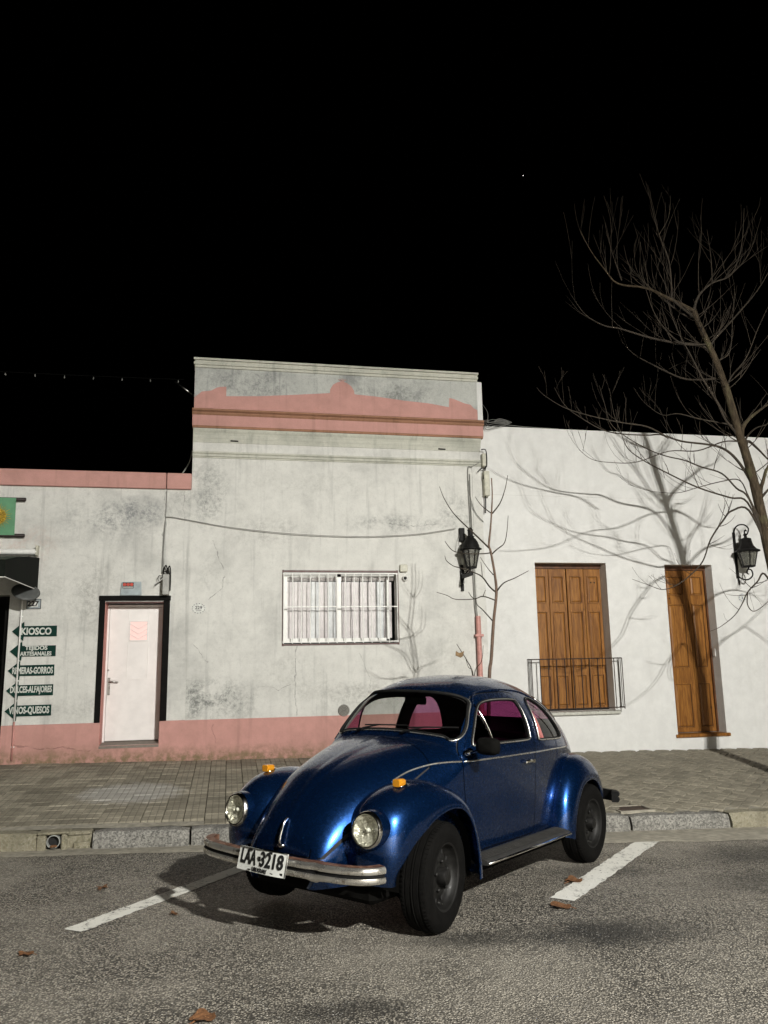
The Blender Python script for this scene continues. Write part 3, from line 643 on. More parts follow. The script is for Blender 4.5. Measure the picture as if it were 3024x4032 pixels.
pp = [(-.588,5.52),(-.588,5.71),(-.53,5.76),(-.48,5.81),(-.40,5.82),(-.33,5.835),(-.25,5.885),(-.20,5.90),(-.10,5.908),(-.10,5.75),(.4,5.775),(.9,5.82),(1.30,5.86),(1.55,5.885),(1.555,5.95),(1.60,6.03),(1.67,6.075),(1.72,6.088),(1.735,6.11),(1.75,6.09),(1.77,6.115),(1.78,6.088),(1.83,6.07),(1.90,6.02),(1.945,5.95),(1.955,5.885),(2.3,5.865),(2.8,5.815),(3.2,5.79),(3.55,5.74),(3.56,5.90),(3.63,5.89),(3.70,5.865),(3.82,5.82),(3.93,5.80),(3.98,5.74),(4.045,5.71),(4.045,5.52)]
k = MB(); k.prism(pp, 'y', -.0035, .0); o = P(k.build('pink_painted_field', M_pink, mb))
k = MB()
for a in (-.06, -.03, .0, .03, .06): k.tube([(1.755+a*.3,-.004,6.10), (1.755+a*1.1,-.004,6.145-abs(a)*.3)], .005, 5)
P(k.build('painted_finial', M_pink, mb))
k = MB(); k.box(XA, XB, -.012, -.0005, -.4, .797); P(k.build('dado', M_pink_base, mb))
k = MB(); k.box(3.905, XB+.012, -.014, -.0005, .80, 4.73); P(k.build('corner_pilaster', M_wall_mid, mb))
for hx, hz in ((.04, 5.02), (3.40, 5.01)):
    k = MB(); k.tube([(hx-.06,-.02,hz), (hx+.06,-.02,hz-.004)], .012, 6); P(k.build('vent_slot', M_dark, mb))
# barred window
fr = MB()
for q in ((.80,.829,1.84,3.0), (2.591,2.625,1.84,3.0), (.83,2.59,2.962,2.995), (.83,2.59,1.845,1.868)): fr.box(q[0], q[1], -.006, .10 if q[0] > 2 else .012, q[2], q[3])
P(fr.build('window_trim', M_redframe, mb))
win = MB()
for q in ((.835,.885,1.90,2.95), (1.665,1.725,1.90,2.90), (2.44,2.475,1.93,2.86), (.886,1.664,1.90,1.955), (1.726,2.439,1.90,1.95), (.886,1.664,2.895,2.94), (1.726,2.585,2.905,2.94)): win.box(q[0], q[1], .085, .125, q[2], q[3])
window = P(win.build('window', M_whitepaint, mb))
t = NT('window_glass'); gl = t.n('BsdfGlossy'); gl.inputs['Roughness'].default_value = .03; tr = t.n('BsdfTransparent'); fz = facing(t); mx = t.n('MixShader')
t.set(mx.inputs[0], fz); t.set(mx.inputs[1], tr); t.set(mx.inputs[2], gl); t.t.links.new(mx.outputs[0], t.t.nodes['Material Output'].inputs[0]); M_glass = t.m
for xa, xb in ((.886, 1.664), (1.726, 2.439)):
    k = MB(); k.add([(xa,.105,1.95),(xb,.105,1.95),(xb,.105,2.90),(xa,.105,2.90)], [(0,1,2,3)]); sub(k, 'pane', M_glass, window)
xb0 = .875
for i in range(13):
    wd = .132; xx = xb0+i*.1285; a = R(random.uniform(4, 16)); dx = wd/2*math.cos(a); dy = wd/2*math.sin(a)
    cxx = xx+wd/2; b0 = random.uniform(-.006, .006)
    rows = []
    for z in np.linspace(1.95, 2.83, 8):
        sw = b0*math.sin(z*4)
        rows.append([(cxx-dx+sw, .165-dy, z), (cxx+sw, .158+random.uniform(0, .004), z), (cxx+dx+sw, .165+dy, z)])
    k = MB(); k.grid(rows); P(k.build('blind_slat', M_blindgrey if i in (3, 5, 11) else M_blind, mb, smooth=True))
k = MB(); k.box(.835, 2.585, .12, .2, 2.845, 2.90); P(k.build('blind_rail', plain('blind_rail_paint', (.17,.15,.14), .6), mb))
k = MB(); k.add([(.83,.26,1.87),(2.59,.26,1.87),(2.59,.26,2.96),(.83,.26,2.96)], [(0,1,2,3)]); k.add([(.83,.16,1.871),(2.59,.16,1.871),(2.59,.26,1.871),(.83,.26,1.871)], [(0,1,2,3)]); P(k.build('window_backing', M_dark, mb))
grille = thing('window_grille', 'white painted iron bar grille over the barred window', 'grille', (1.71, -.02, 1.87))
def Q(o): o.location = -o.parent.location; return o
for z in (1.895, 2.43, 2.945):
    k = MB(); k.box(.815, 2.605, -.034, -.022, z-.008, z+.008); Q(k.build('cross_bar', M_whitepaint, grille))
for i in range(14):
    x = .822+i*.1365; k = MB(); k.tube([(x,-.028,1.876), (x,-.028,2.952)], .0085, 8); Q(k.build('bar', M_whitepaint, grille, smooth=40))
for x in (.822, 2.596):
    for z in (1.90, 2.94):
        k = MB(); k.box(x-.012, x+.012, -.03, .02, z-.012, z+.012); Q(k.build('wall_fixing', M_whitepaint, grille))
# ---- white strip of party wall behind
k = MB(); k.bev(XB+.004, XB+.125, .10, .9, 5.3, 6.25, .01); o = k.build('party_wall', M_white); tag(o, 'narrow pale wall strip standing up behind the right parapet corner', 'wall')

# ---- white building
wb = thing('white_house', 'smooth white house front with wooden shutter window and wooden door', 'building', (9, 0, .1))
W2 = (4.925, 6.185, .745, 3.14, .25); D2 = (7.26, 8.15, .325, 3.12, .26)
P(wall_mesh(XB+.001, XCc, -.5, 5.44, [W2, D2], back=8.0).build('wall', M_white, wb, fixn=False))
k = MB(); k.bev(4.86, 6.25, -.055, -.001, .69, .742, .006); P(k.build('window_sill', plain('sill_cement', (.47,.47,.42), .8), wb))
M_groove = plain('dirt_shade_groove', (.05,.018,.005), .7)  # old dirt in the grooves, plus shade put into the colour under frontal light
def panelled(name, x0, x1, z0, z1, y, panels, mat, parent, knobs=True):
    """framed leaf: stiles and rails with raised panels as sub-parts"""
    k = MB(); k.bev(x0+.002, x1-.002, y, y+.045, z0, z1, .004); leaf = P(k.build(name, mat, parent))
    for (a, b) in panels:
        kk = MB(); st = (x1-x0)*.20
        xa, xb = x0+st, x1-st; d = .012
        # moulded rim, recessed ground look and raised field
        for q in ((xa-.014, xa, a-.014, b+.014), (xb, xb+.014, a-.014, b+.014), (xa, xb, a-.014, a), (xa, xb, b, b+.014)): kk.box(q[0], q[1], y-.017, y+.002, q[2], q[3])
        c = .028
        kk.add([(xa+.006,y-.001,a+.006),(xb-.006,y-.001,a+.006),(xb-.006,y-.001,b-.006),(xa+.006,y-.001,b-.006),(xa+c,y-.012,a+c),(xb-c,y-.012,a+c),(xb-c,y-.012,b-c),(xa+c,y-.012,b-c)], [(4,5,6,7),(0,1,5,4),(1,2,6,5),(2,3,7,6),(3,0,4,7)])
        kk.build('panel', mat, leaf)
        for q in ((xa, xa+.007, a, b), (xb-.007, xb, a, b), (xa+.007, xb-.007, a, a+.007), (xa+.007, xb-.007, b-.007, b)):
            gk = MB(); gk.box(q[0], q[1], y-.0045, y+.001, q[2], q[3]); gk.build('panel_groove', M_groove, leaf)
    return leaf
sw = (W2[1]-W2[0])/4
for i in range(4):
    a = W2[0]+i*sw
    leaf = panelled('shutter_leaf', a+.004, a+sw-.004, .765, 3.06, .205+(.012 if i % 2 else 0), [(.83, 1.30), (1.42, 2.34), (2.50, 2.93)], M_wood, wb)
    if i in (0, 3):
        for dx in (.33, .62) if i == 0 else (.4, .6):
            k = MB(); k.lathe([(.0004, -.004), (.013, -.003), (.016, .006)], 10, Matrix.Translation((a+sw*dx, .204, 2.83))); k.build('vent_hole', M_dark, leaf)
    if i == 3: tag(leaf, None)
k = MB(); k.box(W2[0]+.001, W2[1]-.001, .19, .25, 3.065, 3.139); P(k.build('shutter_head', M_wooddark, wb))
k = MB(); k.add([(W2[0],.252,.7),(W2[1],.252,.7),(W2[1],.252,3.2),(W2[0],.252,3.2)], [(0,1,2,3)]); P(k.build('window_backing', M_dark, wb))
rail = thing('balcony_rail', 'thin dark iron balcony rail in front of the wooden shutter window', 'railing', (5.5, -.08, .77))
xa, xb, yf = 4.72, 6.27, -.16
k = MB()
for z, yy in ((1.575, 0), (1.53, 0), (.80, 0), (.765, 0)):
    pass
for z in (1.575, .80):
    k = MB(); k.tube([(xa,-.001,z), (xa,yf,z), (xb,yf,z), (xb,-.001,z)], .0085, 6); Q(k.build('rail_bar', M_rail, rail))
nb = 11
for i in range(nb+1):
    x = xa+(xb-xa)*i/nb; k = MB(); k.tube([(x,yf,.775), (x,yf,1.575)], .008, 6); Q(k.build('baluster', M_rail, rail))
for x in (xa, xb):
    for yy in (-.05, -.105):
        k = MB(); k.tube([(x,yy,.80), (x,yy,1.575)], .006, 6); Q(k.build('baluster', M_rail, rail))
# wooden door
leaf = panelled('door', D2[0]+.05, 7.79, .335, 3.04, .215, [(.42, 1.12), (1.40, 2.45), (2.63, 2.93)], M_wood, wb)
leaf = panelled('door', 7.795, D2[1]-.03, .335, 3.04, .225, [(.42, 1.12), (1.40, 2.45), (2.63, 2.93)], M_wood, wb)
k = MB(); k.box(D2[0]+.001, D2[0]+.049, .20, .26, .33, 3.119); k.box(D2[1]-.029, D2[1]-.001, .20, .26, .33, 3.119); k.box(D2[0]+.05, D2[1]-.03, .20, .26, 3.045, 3.119); P(k.build('door_frame', M_wooddark, wb))
k = MB(); k.bev(7.22, 8.205, -.035, .20, .275, .326, .006); P(k.build('door_step', M_wood, wb))
k = MB(); k.add([(D2[0],.262,.2),(D2[1],.262,.2),(D2[1],.262,3.2),(D2[0],.262,3.2)], [(0,1,2,3)]); P(k.build('door_backing', M_dark, wb))
k = MB(); k.bev(8.137, 8.149, .10, .17, 1.57, 1.70, .003); o = P(k.build('bell_push', M_whitepaint, wb))
k = MB(); k.add([(4.2,-.0022,4.262),(XCc,-.0022,4.24),(XCc,-.0022,4.246),(4.2,-.0022,4.268)], [(0,1,2,3)]); P(k.build('render_joint', plain('render_joint_shadow', (.60,.60,.57), .9), wb))
# ---------------------------------------------------------------- things on the walls
UX, UZ = (1,0,0), (0,0,1)
def arrow_sign(zc, xt, xr, lines, label, size, xsq=1.0):
    t = thing('arrow_sign', label, 'sign', ((xt+xr)/2, -.001, zc), 'green arrow signs beside the shop door')
    h = .074; xn = xt+.155
    k = MB(); k.prism([(xt-t.location.x, 0), (xn-t.location.x, .135), (xn-t.location.x+.005, h), (xr-t.location.x, h+.004), (xr-t.location.x+.003, -h), (xn-t.location.x+.005, -h), (xn-t.location.x, -.135)], 'y', -.014, 0)
    k.build('board', M_green, t)
    for i, ln in enumerate(lines):
        dz = (len(lines)-1)*.036-i*.072; xc = (ln[1]+ln[2])/2-t.location.x
        o = textmesh('lettering', ln[0], size, M_signwhite, t, (0,0,0), UX, UZ, bold=size*.035, depth=.003)
        w_ = max(v.co.x for v in o.data.vertices)-min(v.co.x for v in o.data.vertices); s = (ln[2]-ln[1])/w_
        for v in o.data.vertices: v.co.x *= s
        zmin = min(v.co.z for v in o.data.vertices); zmax = max(v.co.z for v in o.data.vertices)
        o.location = (xc, -.0155, dz-(zmin+zmax)/2)
    return t
arrow_sign(2.10, -3.02, -2.42, [('KIOSCO', -2.90, -2.49)], 'green arrow sign reading KIOSCO, topmost of five', .135)
arrow_sign(1.82, -3.03, -2.42, [('TEJIDOS', -2.83, -2.53), ('ARTESANALES', -2.89, -2.47)], 'green arrow sign with two lines reading TEJIDOS ARTESANALES', .078)
arrow_sign(1.55, -3.04, -2.425, [('REMERAS-GORROS', -2.98, -2.44)], 'green arrow sign reading REMERAS-GORROS, middle one of five', .125)
arrow_sign(1.275, -3.045, -2.425, [('DULCES-ALFAJORES', -2.99, -2.44)], 'green arrow sign reading DULCES-ALFAJORES, second from bottom', .12)
arrow_sign(.995, -3.045, -2.435, [('VINOS-QUESOS', -2.99, -2.455)], 'green arrow sign reading VINOS-QUESOS, lowest of five', .13)
# thin conduit in front of the signs
k = MB(); k.tube([(-2.905,-.035,.33), (-2.905,-.035,.85)], .012, 8); cd = thing('conduit_pipe', 'thin pale conduit pipe running down across the green arrow signs', 'pipe', (-2.905,-.035,.30)); Q(k.build('lower_length', M_pipe_pink, cd, smooth=True))
k = MB(); k.tube([(-2.905,-.035,.851), (-2.905,-.035,2.52), (-2.905,-.02,2.60)], .012, 8); Q(k.build('upper_length', M_whitepaint, cd, smooth=True))
k = MB()
for z in (.5, 1.4, 2.3): k.bev(-2.925, -2.885, -.037, -.013, z, z+.02, .003)
Q(k.build('clip', M_whitepaint, cd))
# banner with the sun
bn = thing('cloth_banner', 'green cloth banner with a yellow sun hanging on dark poles', 'banner', (-3.3,-.06,3.46))
k = MB(); rows = []
for z in np.linspace(3.475, 4.025, 8): rows.append([(x, -.085-.006*math.sin(x*9+z*3), z) for x in np.linspace(-3.75, -3.068-(4.025-z)*-.02, 14)])
k.grid(rows); Q(k.build('cloth', M_banner, bn, smooth=True))
for z, e in ((4.01, -2.94), (3.475, -2.925)):
    k = MB(); k.tube([(-3.85,-.055,z), (e-.01,-.055,z), (e,-.055,z)], [.027,.027,.020], 12); Q(k.build('pole', M_woodpole, bn, smooth=40))
k = MB(); cxs, czs = -3.30, 3.745
k.add([(cxs,-.097,czs)]+[(cxs+.115*math.cos(a), -.097, czs+.115*math.sin(a)) for a in np.linspace(0, math.tau, 25)], [(0,i+1,i+2) for i in range(24)])
Q(k.build('sun_disc', M_sun, bn))
k = MB()
for i in range(32):
    a = i*math.tau/32; r1 = .19+(.02 if i % 2 else -.01); w_ = .055; b = .02*math.sin(i*2.3)
    k.add([(cxs+.11*math.cos(a-w_), -.0955, czs+.11*math.sin(a-w_)), (cxs+r1*math.cos(a+b), -.0955, czs+r1*math.sin(a+b)), (cxs+.11*math.cos(a+w_), -.0955, czs+.11*math.sin(a+w_))], [(0,1,2)])
Q(k.build('sun_ray', M_sun, bn))
k = MB()
for i in range(16):
    a = (i+.5)*math.tau/16; k.tube([(cxs+.05*math.cos(a),-.099,czs+.05*math.sin(a)), (cxs+.105*math.cos(a+.08),-.099,czs+.105*math.sin(a+.08))], .004, 4)
for q in ((-.04,.03), (.04,.03)): k.tube([(cxs+q[0]-.012,-.099,czs+q[1]), (cxs+q[0]+.012,-.099,czs+q[1])], .006, 4)
k.tube([(cxs-.03,-.099,czs-.045), (cxs,-.099,czs-.055), (cxs+.03,-.099,czs-.045)], .005, 4)
Q(k.build('sun_face', M_sundark, bn))
# awning
aw = thing('shop_awning', 'dark canvas awning jutting out over the shop entrance at left edge', 'awning', (-4.2,0,3.2))
xr, xl = -2.72, -6.3
top = [(0.0,3.16), (-.6,3.10), (-1.2,3.02), (-1.75,2.92)]
k = MB(); k.grid([[(x, y, z) for y, z in top] for x in (xl, -4.5, xr)]); k.grid([[(x, y, z-.006) for y, z in top] for x in (xl, -4.5, xr)]); Q(k.build('canopy', M_awnstrip, aw))
k = MB(); k.prism([(0,3.155), (-.6,3.094), (-1.2,3.012), (-1.75,2.915), (-1.75,2.705), (-1.2,2.70), (-.6,2.695), (0,2.69)], 'x', xr-.006, xr+.004); Q(k.build('side_panel', M_awning, aw))
k = MB(); k.grid([[(x, -1.752+.008*math.sin(x*20), 2.915) for x in np.linspace(xl, xr, 60)], [(x, -1.757+.02*math.sin(x*20), 2.70+.01*math.sin(x*31)) for x in np.linspace(xl, xr, 60)]]); Q(k.build('front_valance', M_awning, aw, smooth=True))
k = MB(); k.tube([(xr+.004,-.005,2.69), (xr+.004,-.6,2.695), (xr+.004,-1.75,2.705)], .007, 6); k.tube([(xl,-1.765,2.70), (xr,-1.765,2.70)], .007, 6); Q(k.build('hem_piping', M_whitepaint, aw))
k = MB(); k.tube([(xl,-.075,3.235), (xr-.02,-.075,3.235)], .042, 12); Q(k.build('roller_tube', M_whitepaint, aw, smooth=40))
k = MB(); k.bev(xr-.035, xr-.005, -.115, 0, 3.18, 3.33, .004); Q(k.build('end_bracket', M_beige, aw))
k = MB(); k.tube([(xr-.03,-.05,3.0), (xr-.03,-1.70,2.80)], .014, 8); Q(k.build('folding_arm', M_steel, aw))
# round grey dish lamp under the awning
ds = thing('dish_lamp', 'grey round metal dish fixed under the awning beside number plate', 'lamp', (-2.80,-.30,2.645))
Mx = Matrix.Rotation(R(20), 4, 'Y') @ Matrix.Rotation(R(38), 4, 'X')
k = MB(); k.lathe([(.0005,.020), (.08,.017), (.15,.008), (.19,-.008), (.187,-.014), (.14,.0), (.07,.010), (.0005,.013)], 28, Mx, 'z'); k.build('dish', plain('dish_metal', (.085,.09,.088), .6), ds, smooth=True)
k = MB(); k.tube([(0,.0,.01), (-.06,.14,.05), (-.10,.295,.04)], .011, 8); k.build('arm', M_steel, ds, smooth=True)
# number plate 127
np_ = thing('number_plate', 'rectangular white enamel number plate beside the shop door', 'number plate', (-2.75,-.001,2.49))
k = MB(); k.bev(-.10,.095,-.012,0,-.075,.07,.003); k.build('rim', M_black2, np_)
k = MB(); k.box(-.092,.087,-.0135,-.0122,-.067,.062); k.build('face', M_tin, np_)
k = MB(); k.box(-.078,.055,-.0145,-.0137,-.045,.045); k.build('field', M_enamel, np_)
textmesh('numerals', '227', .10, M_black2, np_, (-.012,-.0155,0), UX, UZ, bold=.004, depth=.002)
# oval number plate
n2 = thing('number_plate', 'oval white enamel house number plate right of the white door', 'number plate', (-.44,-.001,2.415))
def oval(rx, rz, y0, y1, n=36):
    kk = MB(); kk.prism([(rx*math.cos(a)*(1+.05*math.cos(4*a)), rz*math.sin(a)) for a in np.linspace(0, math.tau, n, False)], 'y', y0, y1); return kk
oval(.105,.082,-.008,0).build('plate', M_enamel, n2)
k = MB()
for i in range(14):
    a = i*math.tau/14; k.tube([(.093*math.cos(a),-.0085,.071*math.sin(a)), (.093*math.cos(a+.22),-.0085,.071*math.sin(a+.22))], .0045, 5)
k.build('rim_pattern', M_black2, n2)
textmesh('numerals', '229', .070, M_black2, n2, (0,-.0095,.008), UX, UZ, bold=.001, depth=.002)
k = MB(); k.tube([(-.04,-.009,-.036), (.04,-.009,-.033)], .003, 4); k.build('underline', M_black2, n2)
n3 = thing('number_plate', 'round blue and white number plate below the right lantern', 'number plate', (8.68,-.001,2.555))
oval(.075,.078,-.006,0).build('plate', M_enamel, n3)
k = MB()
for i in range(9):
    a = i*math.tau/9; k.tube([(.058*math.cos(a),-.007,.058*math.sin(a)), (.058*math.cos(a+.35),-.007,.058*math.sin(a+.35))], .006, 5)
k.build('rim_pattern', plain('print_blue', (.10,.13,.25), .5, bump=0), n3)
k = MB(); k.tube([(-.004,-.007,.02), (.008,-.007,-.005), (-.006,-.007,-.025)], .006, 5); k.build('numeral', plain('print_blue_dark', (.07,.09,.18), .5, bump=0), n3)
# alarm plate
al = thing('alarm_sign', 'tin alarm company plate with red and black sticker above white door', 'sign', (-1.415,-.02,2.61))
k = MB(); k.prism([(-.15,0), (.15,0), (.14,.20), (-.135,.195)], 'y', -.016, 0); k.build('plate', M_tin, al)
k = MB(); k.box(-.122,.035,-.0185,-.0165,.10,.188); k.build('sticker', M_black2, al)
k = MB()
for cx_ in (-.094,-.044,.006): k.add([(cx_,-.0195,.158)]+[(cx_+.0235*math.cos(a),-.0195,.158+.0235*math.sin(a)) for a in np.linspace(0, math.tau, 17)], [(0,i+1,i+2) for i in range(16)])
k.build('red_spot', M_red, al)
k = MB(); k.box(-.114,.027,-.0197,-.0187,.108,.126); k.build('white_strip', M_enamel, al)
k = MB()
for i in range(9): k.box(-.108+i*.015, -.100+i*.015, -.0206, -.0198, .111, .123)
k.build('small_print', M_black2, al)
# meter box with cables
mt = thing('meter_box', 'grey meter box with looping black cables above the white door corner', 'box', (-.905,0,2.61))
k = MB(); k.bev(-.055,.035,-.17,-.001,.0,.30,.006); k.build('case', M_greyplastic, mt)
k = MB(); k.prism([(-.175,.135), (-.168,.150), (-.055,.245), (-.055,.225)], 'y', -.165, -.02); k.build('open_flap', M_greyplastic, mt)
k = MB()
k.tube(catmull([(-.05,-.05,.29), (-.05,-.07,.37), (-.025,-.08,.44), (-.005,-.08,.40), (.02,-.08,.32), (.035,-.07,.30), (.045,-.05,.15), (.045,-.03,.07)], 5), .009, 7)
k.tube(catmull([(.0,-.06,.29), (.01,-.08,.38), (.03,-.08,.43), (.045,-.07,.36), (.048,-.05,.2), (.045,-.03,.08)], 5), .009, 7)
k.tube(catmull([(-.06,-.05,.35), (-.01,-.09,.34), (.045,-.06,.31)], 5), .011, 7)
k.tube(catmull([(-.06,-.06,.29), (-.11,-.08,.29), (-.13,-.08,.24), (-.115,-.06,.19)], 5), .005, 6)
k.build('cable', M_cable, mt, smooth=True)
# sagging wire along the facade
k = MB(); wp = [(-.99,-.012,2.93), (-.985,-.012,3.4), (-.965,-.012,3.74), (-.90,-.03,3.79), (-.60,-.03,3.745), (0,-.04,3.645), (.8,-.05,3.565), (1.6,-.05,3.53), (2.3,-.05,3.535), (3.0,-.05,3.585), (3.58,-.05,3.68)]
k.tube(catmull(wp, 6), .006, 6); tag(k.build('sagging_wire', M_cablegrey, smooth=True), 'thin sagging wire strung across the pale wall to the left lantern', 'wire')
k = MB(); k.tube(catmull([(-.955,-.012,4.2), (-.962,-.012,3.7), (-.975,-.012,3.2), (-.96,-.03,2.93)], 5), .006, 6); tag(k.build('wall_cable', M_cablegrey, smooth=True), 'grey cable clipped down the wall joint above the meter box', 'cable')
# drain pipe, cables and boxes at the corner
dp = thing('drain_pipe', 'pink painted downpipe on the corner of the pale house', 'pipe', (3.9,-.06,.15))
k = MB(); k.tube([(3.905,-.06,.12), (3.90,-.06,2.27)], .040, 14); Q(k.build('pipe_length', M_pipe_pink, dp, smooth=40))
k = MB(); k.bev(3.835, 3.97, -.108, -.013, 1.945, 1.985, .005); Q(k.build('clamp', M_pipe_pink, dp))
k = MB(); k.tube(catmull([(3.885,-.06,2.2), (3.87,-.05,2.36), (3.86,-.025,2.5), (3.85,-.025,3.2), (3.835,-.025,4.0), (3.83,-.025,4.66), (3.90,-.03,4.72), (4.03,-.05,4.80)], 5), .0085, 6)
k.tube(catmull([(3.905,-.06,2.2), (3.885,-.05,2.36), (3.885,-.025,2.5), (3.875,-.025,3.3), (3.86,-.025,4.0), (3.86,-.025,4.60)], 5), .007, 6)
k.tube(catmull([(3.85,-.03,4.5), (3.86,-.03,4.2), (3.93,-.05,3.95), (4.06,-.04,3.8)], 5), .006, 6)
tag(k.build('wall_cable', M_cablegrey, smooth=True), 'bundle of thin grey cables rising from the pink downpipe', 'cable')
jb = thing('junction_box', 'beige junction box on the corner of the white wall', 'box', (4.12,-.05,4.22))
k = MB(); k.bev(-.045,.05,-.075,.045,.0,.42,.012); k.build('case', M_beige, jb)
k = MB(); k.tube(catmull([(-.02,-.02,.0), (-.02,-.025,-.12), (-.03,-.02,-.28)], 5), .010, 6); k.build('cable_tail', M_cable, jb, smooth=True)
jb2 = thing('junction_box', 'small pale box with dark cable loop under the cornice corner', 'box', (4.10,-.05,4.72))
k = MB(); k.bev(-.035,.04,-.055,.045,.0,.22,.010); k.build('case', M_beige, jb2)
k = MB(); k.tube(catmull([(-.05,-.05,.28), (.02,-.07,.27), (.035,-.07,.10), (.02,-.06,-.02), (-.06,-.04,-.04), (-.12,-.03,-.10)], 5), .009, 6); k.tube(catmull([(.02,-.05,.0), (-.02,-.05,-.15), (-.03,-.04,-.22)], 5), .011, 6); k.build('cable_tail', M_cable, jb2, smooth=True)
k = MB()
for i in range(5):
    a = .035*i; k.tube(catmull([(4.14+a*.2,-.05-a*.2,5.52), (4.16,-.07-a,5.36+a*.8), (4.32,-.06,5.40+a), (4.55+a*.6,-.04,5.47+a*.25), (4.42,-.03,5.50+a*.5), (4.20+a*.5,-.04,5.49)], 4, True), .0055, 5, closed=True)
k.tube(catmull([(4.5,-.03,5.47), (4.9,.0,5.455), (5.5,.03,5.452)], 4), .006, 5); k.tube(catmull([(4.2,-.05,5.5), (4.24,.05,5.7), (4.22,.3,5.95)], 4), .005, 5)
tag(k.build('cable_coil', plain('cable_pale', (.16,.16,.15), .5, bump=0), smooth=True), 'coil of loose cables hanging where pink cornice meets white wall top', 'cable')
# sensor and empty lamp holder
sn = thing('alarm_sensor', 'small beige alarm sensor box right of the barred window', 'sensor', (2.71,-.001,2.97))
k = MB(); k.bev(-.065,.06,-.055,0,.0,.12,.012); k.build('case', M_beige, sn)
lh = thing('lamp_holder', 'small round lamp holder below the beige sensor box', 'lamp', (2.725,-.001,2.87))
k = MB(); k.lathe([(.045,0), (.045,-.03), (.036,-.06), (.028,-.065), (.024,-.03)], 18); k.build('cup', M_whitepaint, lh, smooth=40)
k = MB(); k.lathe([(.0004,-.034), (.026,-.034)], 18); k.build('socket', M_dark, lh)
vt = thing('vent_cap', 'round ribbed metal vent cap low on wall behind the car', 'vent', (1.74,-.013,.87))
k = MB()
for r_ in (.016, .036, .056, .076): k.tube([(r_*math.cos(a), -.012, r_*math.sin(a)) for a in np.linspace(0, math.tau, 24, False)], .006, 6, closed=True)
k.build('ring', plain('vent_metal', (.30,.29,.26), .5), vt, smooth=True)
k = MB(); k.lathe([(.0004,-.006), (.085,-.006), (.088,0)], 28); k.build('back_plate', plain('vent_shadow', (.09,.085,.075), .7), vt)
# things seen on the roofs
k = MB(); k.tube([(-.60,.4,5.86), (-.92,.4,6.09)], .016, 8); tag(k.build('roof_rod', M_steel, smooth=True), 'short metal rod sticking out left of the tall parapet', 'rod')
k = MB(); k.tube(catmull([(-.62,.4,4.95), (-.66,.4,4.75), (-.80,.4,4.5), (-.82,.35,4.4)], 5), .012, 6); tag(k.build('roof_cable', M_cablegrey, smooth=True), 'loose cable curling behind the pink band beside tall wall', 'cable')
k = MB(); k.box(-9, -2.5, .8, .86, 4.52, 4.60); tag(k.build('roof_beam', plain('old_beam_wood', (.12,.05,.025), .8)), 'reddish wooden beam lying on the low roof at far left', 'beam')
sl = thing('string_lights', 'unlit string of small bulbs hanging above the low roof at left', 'string lights', (-3.2,4.0,6.6))
xx0, xx1 = -8.6, -1.0
k = MB(); zc = lambda x: 7.35+.010*(x+4)**2*.3
k.tube([(x,4.0,zc(x)+.05) for x in np.linspace(xx0, xx1, 30)], .004, 4); Q(k.build('wire', M_cable, sl))
for i in range(14):
    x = xx0+.2+i*.56; k = MB(); k.lathe([(.0005,-.03), (.013,-.02), (.015,-.005), (.008,.015), (.006,.03)], 8, Matrix.Translation((x,4.0,zc(x))), 'z'); Q(k.build('bulb', M_greyplastic, sl, smooth=True))

